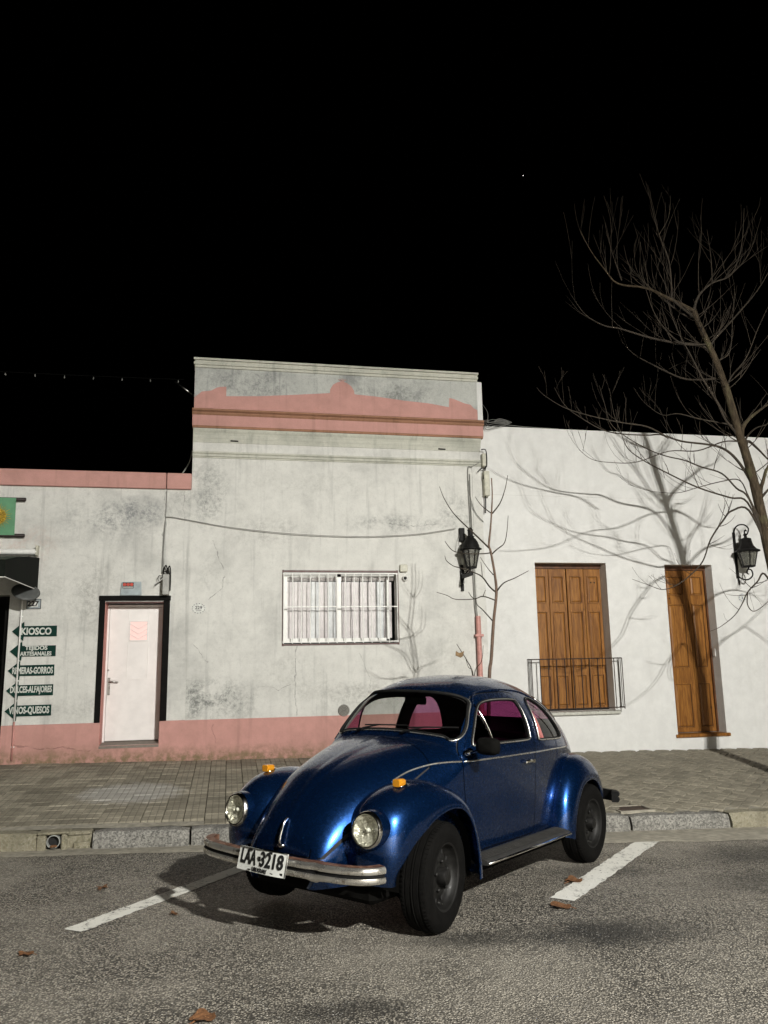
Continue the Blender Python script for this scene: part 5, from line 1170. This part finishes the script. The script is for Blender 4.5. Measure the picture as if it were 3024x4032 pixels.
for sd in (1, -1):
    s_ = seal(side_path(dwin_o, sd, .002), doors[sd]); trim(side_path(dwin_o, sd, .011, .012), s_)
    s_ = seal(side_path(qwin_o, sd, .002), car); trim(side_path(qwin_o, sd, .011, .016), s_)
    k = MB(); pts = [(-.81+.22*(z-1.09), sd*(side_y(-.78, z)+.003), z) for z in np.linspace(1.082, 1.352, 6)]; k.tube(pts, .007, 6); k.build('vent_pillar', M_chrome, doors[sd], smooth=True)
for o_, fx_, out in ((ws_o, screen_x, .004), (rw_o, rear_x, -.004)):
    pts = [(fx_(p[0], p[1])+out, p[0], p[1]+.002) for p in o_]; s_ = seal(pts, car, 'windscreen_seal' if out > 0 else 'rear_window_seal')
    c0 = np.mean(o_, axis=0); pts = [(fx_(*(c0+(np.array(p)-c0)*1.015))+out*2.6, *(c0+(np.array(p)-c0)*1.015)) for p in o_]; trim(pts, s_, .0065)
# belt trims
for sd in (1, -1):
    def bp(x, z): return (x, sd*(side_y(x, z)+.005), z)
    k = MB(); k.tube([bp(x, z) for x, z in catmull([(.17,.880), (.02,.930), (-.15,.962), (-.28,.972), (-.388,.973)], 5)], .0065, 6); k.build('belt_trim', M_bchrome, car, smooth=True)
    k = MB(); k.tube([bp(x, .972) for x in np.linspace(-.41, -1.455, 24)], .0065, 6); k.build('belt_trim', M_bchrome, doors[sd], smooth=True)
    k = MB(); k.tube([bp(x, .972-.02*max(0, (-x-1.8))) for x in np.linspace(-1.475, -2.25, 20)], .0065, 6); k.build('belt_trim', M_bchrome, car, smooth=True)
    # rain gutter above the doors
    k = MB(); gp = [(-.46,1.05), (-.52,1.13), (-.62,1.235), (-.735,1.34), (-.86,1.425), (-1.1,1.455), (-1.4,1.455), (-1.65,1.43), (-1.88,1.355), (-2.0,1.28)]
    k.tube([bp(x, z) for x, z in catmull(gp, 5)], .0065, 6); k.build('rain_gutter', M_paint, car, smooth=True)
    # door handle and mirror
    k = MB(); hy = side_y(-1.33, .915); k.bev(-1.41, -1.25, sd*(hy+.024)-.010, sd*(hy+.024)+.010, .897, .925, .007); k.tube([(-1.27, sd*hy, .911), (-1.27, sd*(hy+.024), .911)], .010, 8); k.tube([(-1.385, sd*(hy-.005), .911), (-1.385, sd*(hy+.034), .911)], .014, 10); k.build('door_handle', M_chrome, doors[sd], smooth=40)
m_ = MB(); rows = []
for i, (u, sc) in enumerate(((.045,.0), (.043,.55), (.030,.88), (.0,1.0), (-.022,.98), (-.03,.90))):
    rows.append([(-.425+u, .80+sc*.088*math.copysign(abs(math.cos(a))**.55, math.cos(a)), 1.085+sc*.058*math.copysign(abs(math.sin(a))**.55, math.sin(a))) for a in np.linspace(0, math.tau, 25)])
m_.grid(rows); m_.add(rows[-1][:-1], [tuple(range(24))]); mir = m_.build('wing_mirror', M_mirror, doors[1], smooth=50)
k = MB(); k.tube(catmull([(-.44,.63,1.03), (-.44,.68,1.04), (-.43,.73,1.06)], 4), .010, 8); k.lathe([(.022,.615), (.022,.64), (.012,.655)], 14, Matrix.Translation((-.44,0,1.03))); k.build('mirror_stalk', M_chrome, mir, smooth=40)
# ---- wings (fenders)
def wing(sd, crown, lip, ycr, yout, drop, yin, name):
    """wheel-arch lip -> crest (quarter ellipse) -> inner slope falling towards the body"""
    cr_ = np.array(catmull(crown, 7)); lp_ = np.array(catmull(lip, 7)); N = 64
    def res(a, n):
        d = np.r_[0, np.cumsum(np.linalg.norm(np.diff(a, axis=0), axis=1))]; u = np.linspace(0, d[-1], n); return np.stack([np.interp(u, d, a[:,i]) for i in range(a.shape[1])], 1)
    cr_, lp_ = res(cr_, N), res(lp_, N); rows = []
    for i in range(N):
        t_ = i/(N-1); yi = np.interp(t_, *zip(*ycr)); yo = np.interp(t_, *zip(*yout)); dr = np.interp(t_, *zip(*drop)); y0 = np.interp(t_, *zip(*yin)); row = []
        d = cr_[i]-lp_[i]; d = d/np.linalg.norm(d)
        for j in range(10):
            s = 1-j/10; p = cr_[i]-d*dr*s**2; row.append((p[0], sd*(yi-(yi-y0)*s), p[1]))
        for j in range(24):
            ph = math.pi/2*j/23; c, s = math.cos(ph)**.9, math.sin(ph)
            p = lp_[i]+(cr_[i]-lp_[i])*c; row.append((p[0], sd*(yi+(yo-yi)*s), p[1]))
        q = lp_[i]
        for (o1, o2) in ((-.010,.004), (-.016,-.004), (-.010,-.014), (.006,-.016)): row.append((q[0]+d[0]*o1, sd*(yo+o2), q[1]+d[1]*o1))
        rows.append(row)
    k = MB(); k.grid(rows); return k.build(name, M_paint, car, smooth=True, fixn=True)
FC = [(.545,.33), (.592,.42), (.608,.53), (.588,.66), (.535,.770), (.43,.842), (.30,.880), (.13,.893), (-.04,.872), (-.19,.805), (-.31,.69), (-.395,.54), (-.445,.39), (-.465,.245)]
FL_ = [(.48,.33), (.51,.40), (.48,.475), (.40,.560), (.29,.635), (.18,.690), (.06,.722), (-.05,.730), (-.16,.708), (-.25,.64), (-.315,.53), (-.355,.41), (-.378,.30), (-.385,.235)]
RC = [(-1.835,.285), (-1.855,.44), (-1.905,.60), (-2.00,.75), (-2.14,.850), (-2.30,.893), (-2.46,.888), (-2.62,.83), (-2.76,.73), (-2.86,.60), (-2.92,.46), (-2.94,.36)]
RL = [(-1.955,.255), (-1.985,.40), (-2.05,.535), (-2.14,.635), (-2.25,.685), (-2.38,.700), (-2.50,.682), (-2.60,.63), (-2.69,.54), (-2.74,.44), (-2.77,.36), (-2.78,.32)]
wings = {}
for sd in (1, -1):
    wings[sd] = wing(sd, FC, FL_, [(0,.50), (.25,.52), (.5,.53), (.75,.585), (1,.64)], [(0,.66), (.12,.725), (.3,.755), (.6,.765), (.85,.77), (1,.765)], [(0,.10), (.2,.20), (.4,.11), (.6,.04), (.8,.0), (1,0)], [(0,.22), (.25,.24), (.5,.36), (.75,.52), (1,.60)], 'front_wing')
    wing(sd, RC, RL, [(0,.64), (.3,.60), (.6,.55), (1,.46)], [(0,.765), (.3,.768), (.6,.755), (.85,.725), (1,.66)], [(0,0), (.3,.03), (.6,.03), (1,.0)], [(0,.58), (.3,.45), (.6,.38), (1,.3)], 'rear_wing')
# ---- headlamps
for sd in (1, -1):
    hx, hy, hz = .605, sd*.552, .652
    Mh = Matrix.Translation((hx, hy, hz)) @ Matrix.Rotation(R(4)*sd, 4, 'Z') @ Matrix.Rotation(R(-6), 4, 'Y')
    k = MB(); k.lathe([(.09,.012), (.112,.004), (.117,-.02), (.121,-.07), (.118,-.16), (.09,-.22)], 40, Mh, 'x'); k.build('headlamp_bowl', M_paint, wings[sd], smooth=50)
    hl = MB(); hl.lathe([(.087,.020), (.091,.028), (.099,.028), (.105,.020), (.109,.004), (.111,-.006)], 48, Mh, 'x'); hlo = hl.build('headlamp', M_chrome, car, smooth=50)
    k = MB(); k.lathe([(.089,.020), (.082,.030), (.062,.040), (.031,.047), (.0005,.049)], 40, Mh, 'x'); k.build('lens', M_lens, hlo, smooth=True)
    k = MB(); prof = [(.088,.018), (.080,.008), (.062,-.004), (.040,-.011), (.02,-.014), (.0005,-.015)]
    k.lathe(prof, 40, Mh, 'x'); kk = k.build('reflector', M_reflector, hlo, smooth=True)
    k = MB(); k.lathe([(.0005,.014), (.011,.010), (.013,.002), (.013,-.012)], 14, Mh, 'x'); k.build('bulb', M_enamel, hlo, smooth=True)
    k = MB()
    for yy in (-.045, -.018, .018, .045): k.tube([tuple(Mh @ Vector((.020+.018*(1-(zz/.085)**2-(yy/.085)**2), yy, zz))) for zz in np.linspace(-.065, .065, 7)], .0014, 4)
    k.build('lens_rib', M_lens, hlo, smooth=True)
    # turn signal
    ix, iy, iz = .285, sd*.570, .886
    b = MB(); rows = []
    for u, wz, wy in ((.055,.0,.022), (.05,.018,.034), (.0,.030,.042), (-.05,.026,.036), (-.10,.012,.020), (-.13,-.005,.006)):
        rows.append([(ix+u*.8, iy+.8*wy*math.cos(a), iz-.012+.8*wz*max(0, math.sin(a))) for a in np.linspace(0, math.pi, 11)])
    b.grid(rows); ind = b.build('turn_signal', M_chrome, car, smooth=True)
    b = MB(); rows = []
    for u, s_ in ((.082,.80), (.080,.92), (.06,1.0), (.0,1.0), (-.015,.85)):
        rows.append([(ix+u*.75, iy+.030*s_*math.copysign(abs(math.cos(a))**.6, math.cos(a)), iz+.008+.025*s_*math.copysign(abs(math.sin(a))**.6, math.sin(a))) for a in np.linspace(0, math.tau, 25)])
    b.grid(rows); b.add(rows[0][:-1], [tuple(range(24))]); b.add(rows[-1][:-1], [tuple(range(24))]); b.build('amber_lens', M_amber, ind, smooth=45)
# ---- bumpers
def bumper(name, path, z, flip=1):
    prof = [(-.045,-.047), (.008,-.046), (.018,-.040), (.022,-.026), (.018,-.010), (.009,-.006), (.009,.006), (.018,.010), (.022,.026), (.018,.040), (.008,.0465), (-.045,.0475)]
    c = catmull(path, 8); n = len(c); rows = []
    for i in range(n):
        t_ = np.array(c[min(i+1, n-1)])-np.array(c[max(i-1, 0)]); t_ = t_/np.linalg.norm(t_); nn = np.array((t_[1], -t_[0]))*flip
        dent = .012*math.exp(-((c[i][1]-.36)/.03)**2) if name == 'front_bumper' else 0
        rows.append([(c[i][0]+nn[0]*(o_-dent), c[i][1]+nn[1]*(o_-dent), z+h*(1+.35*dent/.012*(1 if h < 0 else .1))) for o_, h in prof])
    k = MB(); k.grid([r_[:5] for r_ in rows]); k.grid([r_[6:11] for r_ in rows]); [k.add(e, [tuple(range(12))]) for e in (rows[0], rows[-1])]; ob = k.build(name, M_bchrome, car, smooth=50)
    k = MB(); k.grid([r_[4:8] for r_ in rows]); k.build('rubber_groove', M_rubber, ob)
    k = MB(); k.grid([[tuple(np.array(r_[10])+np.array((0,0,.001))), tuple(np.array(r_[11])+np.array((0,0,.001)))] for r_ in rows]); k.grid([[r_[0], r_[11]] for r_ in rows]); k.grid([[r_[0], r_[1]] for r_ in rows]); k.build('top_flange', M_rusttop, ob)
    return ob
bp_ = [(.66,-.715), (.72,-.695), (.785,-.635), (.832,-.51), (.862,-.28), (.872,0), (.862,.28), (.832,.51), (.785,.635), (.72,.695), (.66,.715)]
fb = bumper('front_bumper', bp_, .438)
for yy in (-.30, .30):
    k = MB(); k.tube([(.84,yy,.435), (.70,yy*.95,.43), (.55,yy*.9,.43)], .018, 8); k.build('bumper_iron', M_rim, fb)
rb_ = [(-2.97,.76), (-3.05,.735), (-3.11,.66), (-3.16,.5), (-3.19,.25), (-3.195,0), (-3.19,-.25), (-3.16,-.5), (-3.11,-.66), (-3.05,-.735), (-2.97,-.76)]
rbm = bumper('rear_bumper', rb_, .475)
for q_ in [rbm]+list(rbm.children): q_.data.materials.clear(); q_.data.materials.append(M_rubber)
# number plate, slightly bent
pl = MB(); rows = []
for z in np.linspace(.385, .512, 9):
    bx_ = .902+(.45-z)*.22
    rows.append([(bx_-.010*(y/.2)**2+.004*math.sin(y*14), y, z) for y in np.linspace(-.2, .2, 17)])
pl.grid(rows); pl.grid([[(p[0]-.004, p[1], p[2]) for p in r_] for r_ in rows]); plate = pl.build('licence_plate', M_enamel, car, smooth=True)
plate.location = (.026, 0, .004)
tag(plate, 'white licence plate reading LAA 3218 URUGUAY')
def plate_text(s, size, y, z, name, bold, wid=None):
    o = textmesh(name, s, size, M_black2, plate, (0,0,0), (0,1,0), (0,0,1), bold=bold, depth=.003)
    vs = o.data.vertices; y0 = min(v.co.y for v in vs); y1 = max(v.co.y for v in vs); z0 = min(v.co.z for v in vs); z1 = max(v.co.z for v in vs)
    sc = wid/(y1-y0) if wid else 1
    for v in vs:
        Y = y+(v.co.y-(y0+y1)/2)*sc; Z = z+(v.co.z-(z0+z1)/2); v.co = (.9045-.010*(Y/.2)**2+.004*math.sin(Y*14)+v.co.x+(.45-Z)*.22, Y, Z)
plate_text('LAA', .108, -.108, .463, 'lettering', .0034, .135); plate_text('3218', .108, .085, .463, 'lettering', .0034, .185); plate_text('URUGUAY', .030, .0, .402, 'lettering', .0010, .130)
k = MB()
for y, z, w_, h in ((-.014,.462,.018,.026), (-.085,.397,.022,.006), (.10,.397,.022,.006), (.172,.402,.020,.012), (-.10,.502,.03,.012), (.07,.502,.026,.014)): k.box(.9025-.010*(y/.2)**2+(.45-z)*.22, .9065-.010*(y/.2)**2+(.45-z)*.22, y-w_/2, y+w_/2, z-h/2, z+h/2)
k.build('plate_mark', M_black2, plate)
k = MB(); k.tube([(.905-.010*(y/.2)**2+(.45-z)*.22, y, z) for y, z in ((-.198,.510), (-.1,.511), (0,.511), (.1,.511), (.198,.510), (.199,.45), (.2,.388))], .003, 5); k.build('plate_rim', M_steel, plate)
# bonnet handle, apron, wipers
k = MB(); k.tube(catmull([(.705,.0,.672), (.735,.0,.650), (.758,.0,.60), (.772,.0,.548), (.763,.0,.52)], 5), [.0085]*21, 8); k.tube([(.755,-.028,.522), (.770,0,.519), (.755,.028,.522)], .011, 8); k.build('bonnet_handle', M_chrome, hood, smooth=True)
k = MB(); rows = []
for z, x in ((.44,.715), (.41,.705), (.38,.68), (.35,.64), (.34,.55)): rows.append([(x-.9*(y/.55)**2*.10-(.05 if abs(y) > .4 else 0), y, z) for y in np.linspace(-.50, .50, 17)])
k.grid(rows); k.build('front_apron', M_paint, car, smooth=True)
for (y0, y1, y2) in ((-.30,-.12,.13), (.10,.28,.52)):
    def wp_(y, z, o_=.022): return (screen_x(y, z)+o_, y, z+.012)
    k = MB(); k.tube([(-.36,y0,1.136), wp_(y0+.05,1.148,.03), wp_(y1,1.176), wp_((y1+y2)/2,1.182)], [.009,.007,.005,.004], 6); wi = k.build('wiper', M_rubber, car, smooth=True)
    k = MB(); k.tube([wp_(y1-.14,1.168,.012), wp_(y1,1.176,.013), wp_(y2,1.182,.012)], .0055, 5); k.build('wiper_blade', M_rubber, wi)
# running boards, underbody
for sd in (1, -1):
    k = MB(); ya, yb = (.63, .775) if sd > 0 else (-.775, -.63)
    k.prism([(ya*1.0, .345), (yb, .345), (yb, .345)] if False else [(.63*sd,.352), (.66*sd,.352), (.755*sd,.338), (.775*sd,.325), (.775*sd,.305), (.63*sd,.300)], 'x', -1.855, -.455); rb2 = k.build('running_board', M_board, car)
    k = MB(); k.tube([(-.46,.778*sd,.316), (-1.85,.778*sd,.316)], .0095, 8); k.build('edge_trim', M_chrome, rb2, smooth=True)
    k = MB()
    for i in range(5): k.tube([(-.47,sd*(.67+i*.017),.3525-.0024*i), (-1.84,sd*(.67+i*.017),.3525-.0024*i)], .004, 5)
    k.build('rubber_rib', M_board, rb2)
    k = MB(); k.grid([[(x, sd*side_y(x, .36)*.985, .37), (x, sd*.62, .22)] for x in np.linspace(.35, -2.9, 20)]); k.build('sill', M_under, car)
k = MB(); k.bev(-2.85, .50, -.52, .52, .20, .31, .03); k.tube([(0,-.6,.27), (0,.6,.27)], .045, 10); k.tube([(-2.42,-.6,.30), (-2.42,.6,.30)], .04, 10); k.bev(-2.95, -2.45, -.3, .3, .22, .5, .05); k.build('underbody', M_under, car)
for sd in (1, -1):      # dark inner wheel arches
    for x0 in (0, -2.42):
        k = MB(); k.grid([[(x0+.43*math.cos(a), sd*y, .34+.36*math.sin(a)) for a in np.linspace(-.15, math.pi+.15, 20)] for y in (.35, .66)]); k.build('inner_arch', M_under, car, smooth=True)
# ---- wheels
def wheel_set(x, sd, steer):
    Mw = Matrix.Translation((x, sd*.665, .322)) @ Matrix.Rotation(steer, 4, 'Z') @ Matrix.Rotation(0 if sd > 0 else math.pi, 4, 'Z')
    k = MB(); k.lathe([(.208,.075), (.208,.085), (.200,.090), (.190,.083), (.186,.06), (.178,.045), (.165,.035), (.150,.024), (.135,.030), (.11,.045), (.085,.050), (.062,.042), (.0005,.040)], 44, Mw); k.lathe([(.186,.06), (.178,-.08), (.205,-.09)], 44, Mw)
    wh = k.build('wheel', M_rim, car, smooth=40)
    k = MB(); k.lathe([(.200,.088), (.212,.096), (.245,.105), (.275,.103), (.300,.092), (.314,.078), (.3215,.055), (.3205,.050), (.315,.047), (.315,.043), (.3235,.041), (.3245,.012), (.318,.010), (.318,.005), (.328,.003), (.328,-.003), (.318,-.005), (.318,-.010), (.3245,-.012), (.3235,-.041), (.315,-.043), (.315,-.047), (.3205,-.050), (.3215,-.055), (.314,-.078), (.300,-.092), (.275,-.103), (.245,-.105), (.205,-.092)], 64, Mw); ty = k.build('tyre', M_tyre, wh, smooth=45)
    k = MB()     # tread blocks along both shoulders
    for i in range(72):
        a = math.tau*i/72
        for s_ in (1, -1):
            cs = []
            for da, hh, rr in ((-.018,.060,.3195), (.018,.060,.3195), (.022,.082,.3125), (-.014,.082,.3125)): cs.append(Mw @ Vector((rr*math.cos(a+da), s_*hh, rr*math.sin(a+da))))
            top_ = [Mw @ (Mw.inverted() @ c_ * 1.0 + Vector(((Mw.inverted() @ c_).x*.014, 0, (Mw.inverted() @ c_).z*.014))) for c_ in cs]
            k.add(cs+top_, [(4,5,6,7), (0,1,5,4), (1,2,6,5), (2,3,7,6), (3,0,4,7)])
    o = k.build('tread', M_tyre, wh); o['kind'] = 'stuff'
    k = MB(); k.lathe([(.052,.042), (.052,.075), (.046,.098), (.030,.106), (.0005,.107)], 24, Mw); k.build('hub_cap', M_rim, wh, smooth=40)
    for i in range(5):
        a = math.tau*i/5+.3; k = MB(); k.lathe([(.013,.040), (.013,.062), (.008,.066), (.0005,.066)], 6, Mw @ Matrix.Translation((.088*math.cos(a),0,.088*math.sin(a)))); k.build('wheel_nut', M_rim, wh)
    for i in range(10):
        a = math.tau*i/10; k = MB(); k.lathe([(.0005,.0355), (.014,.0355)], 10, Mw @ Matrix.Translation((.142*math.cos(a),0,.142*math.sin(a)))); k.build('vent_hole', M_dark, wh)
    k = MB(); k.tube([tuple(Mw @ Vector((.150*math.cos(4.9),.045,.150*math.sin(4.9)))), tuple(Mw @ Vector((.155*math.cos(4.9),.075,.155*math.sin(4.9))))], .004, 6); k.build('valve', M_steel, wh)
for x in (0, -2.42):
    for sd in (1, -1): wheel_set(x+(.055 if x == 0 else .03), sd, R(8) if x == 0 else 0)
# ---- cabin
def cushion(x0, x1, y0, y1, z0, z1, lean=0.0, b=.05):
    k = MB(); k.bev(x0, x1, y0, y1, z0, z1, b); k.v = [(v[0]-lean*(v[2]-z0), v[1], v[2]) for v in k.v]; return k
for y in (.33, -.33):
    cushion(-1.45, -.95, y-.24, y+.24, .40, .58).build('seat', M_seat, car, smooth=40)
    cushion(-1.52, -1.40, y-.24, y+.24, .55, 1.06, .18).build('seat_back', M_seat, car, smooth=40)
cushion(-2.28, -1.85, -.5, .5, .40, .60).build('seat', M_seat, car, smooth=40); cushion(-2.40, -2.26, -.5, .5, .55, 1.05, .2).build('seat_back', M_seat, car, smooth=40)
k = MB(); k.bev(-.62, -.46, -.52, .52, .80, 1.06, .04); k.build('dashboard', M_seat, car, smooth=40)
k = MB(); k.bev(-.60, -.53, .40, .47, 1.063, 1.083, .004); k.build('dashboard_sticker', M_enamel, car)
Mst = Matrix.Translation((-.86,.33,.97)) @ Matrix.Rotation(R(-62), 4, 'Y')
k = MB(); k.tube([tuple(Mst @ Vector((.19*math.cos(a), .19*math.sin(a), 0))) for a in np.linspace(0, math.tau, 32, False)], .011, 8, closed=True); k.tube([tuple(Mst @ Vector((0,-.19,0))), tuple(Mst @ Vector((0,0,-.03))), tuple(Mst @ Vector((0,.19,0)))], .012, 6); k.tube([tuple(Mst @ Vector((0,0,-.03))), (-.55,.33,.86)], .018, 8); k.build('steering_wheel', M_rubber, car, smooth=True)
k = MB(); k.bev(-.73, -.705, -.10, .10, 1.335, 1.395, .01); mr = k.build('rear_view_mirror', M_rubber, car); k = MB(); k.tube([(-.72,0,1.395), (-.73,0,1.46)], .008, 6); k.build('mirror_stem', M_rubber, mr)
k = MB(); rows = []
for z in np.linspace(1.055, 1.385, 10):
    t_ = (z-1.055)/.33; wd = .17-.10*t_**.8; rows.append([(-1.575-.03*t_*0-u*wd, side_y(-1.6-u*wd, z)-.030-.010*math.sin(u*16+z*3), z) for u in np.linspace(0, 1, 16)])
k.grid(rows); k.build('curtain', M_curtain, car, smooth=True)
# ---------------------------------------------------------------- the street lamp across the road that lights the scene
lx, ly, lz = LAMP_POS
st = thing('street_lamp', 'tall grey street lamp post across the road, outside the picture', 'street lamp', (lx, ly-1.6, road_z(lx, ly-1.6)))
M_post = plain('galvanised_post', (.30,.31,.31), .45, metal=.6)
k = MB(); k.tube([(lx,ly-1.6,0), (lx,ly-1.6,.4), (lx,ly-1.6,.42), (lx,ly-1.6,lz-.4)], [.11,.11,.075,.05], 14); Q(k.build('post', M_post, st, smooth=40))
k = MB(); k.tube(catmull([(lx,ly-1.6,lz-.42), (lx,ly-1.5,lz+.05), (lx,ly-1.1,lz+.24), (lx,ly-.2,lz+.27)], 6), .03, 10); Q(k.build('arm', M_post, st, smooth=True))
k = MB(); k.bev(lx-.24, lx+.24, ly-.28, ly+.28, lz+.14, lz+.26, .03); Q(k.build('lamp_head', M_post, st))
k = MB()      # skirt round the head: keeps the light from going up
for q in ((-.24,-.23,-.28,.28), (.23,.24,-.28,.28), (-.229,.229,-.28,-.27), (-.229,.229,.27,.28)): k.box(lx+q[0], lx+q[1], ly+q[2], ly+q[3], lz+.028, lz+.139)
Q(k.build('head_skirt', M_post, st))
t = NT('led_glow'); t.out(color=(1,1,1), emit=(1.0,.96,.86), emits=6.0)
for i, dx in enumerate((-.14, .14)):
    k = MB(); k.bev(lx+dx-.05, lx+dx+.05, ly-.05, ly+.05, lz+.112, lz+.138, .005); Q(k.build('led_module', t.m, st))
    ld = bpy.data.lights.new('street_lamp_light', 'POINT'); ld.energy = LAMP_POWER/2; ld.color = (1.0, .975, .915); ld.shadow_soft_size = .07
    lo = bpy.data.objects.new('street_lamp_light', ld); C.objects.link(lo); lo.parent = st; lo.location = Vector((lx+dx, ly, lz+.03))-st.location
# houses on the opposite side of the street (behind the camera); the lamp light comes back from their walls
for xa, xb, h, col, lab in ((-16, -3.5, 4.6, (.66,.63,.56), 'plain cream house on the opposite side of the street, left'), (-3.48, 9.0, 5.3, (.74,.73,.69), 'plain white house on the opposite side of the street, middle'), (9.02, 24, 4.4, (.62,.55,.46), 'plain ochre house on the opposite side of the street, right')):
    oh = thing('opposite_house', lab, 'building', ((xa+xb)/2, -23, 0), 'houses across the street')
    ops = []; x = xa+1.2
    while x < xb-2.4:
        ops.append((x, x+1.1, 1.0 if len(ops) % 2 else .2, 2.9, .25)); x += 2.9
    k = wall_mesh(xa, xb, -.4, h, ops, back=8.0); k.v = [(-(v[0]-xa-xb), -23-v[1], v[2]) for v in k.v]; o = k.build('wall', plain('opposite_wall_paint', col, .85), oh, fixn=False); o.location = -oh.location
    for q in ops:
        a_, b_2 = xa+xb-q[1], xa+xb-q[0]; k = MB(); k.box(a_, b_2, -23.26, -23.22, q[2], q[3]); o = k.build('shutter', M_wooddark, oh); o.location = -oh.location
# one bright star
k = MB(); k.lathe([(.0005,.16), (.11,.11), (.16,0), (.11,-.11), (.0005,-.16)], 8, Matrix.Translation(CAM+(cf+cr*.1779+cu*.4302)*400), 'z')
t = NT('star_light'); t.out(color=(1,1,1), emit=(1,1,1), emits=3.0)
tag(k.build('star', t.m), 'single tiny white star in the black sky', 'star')
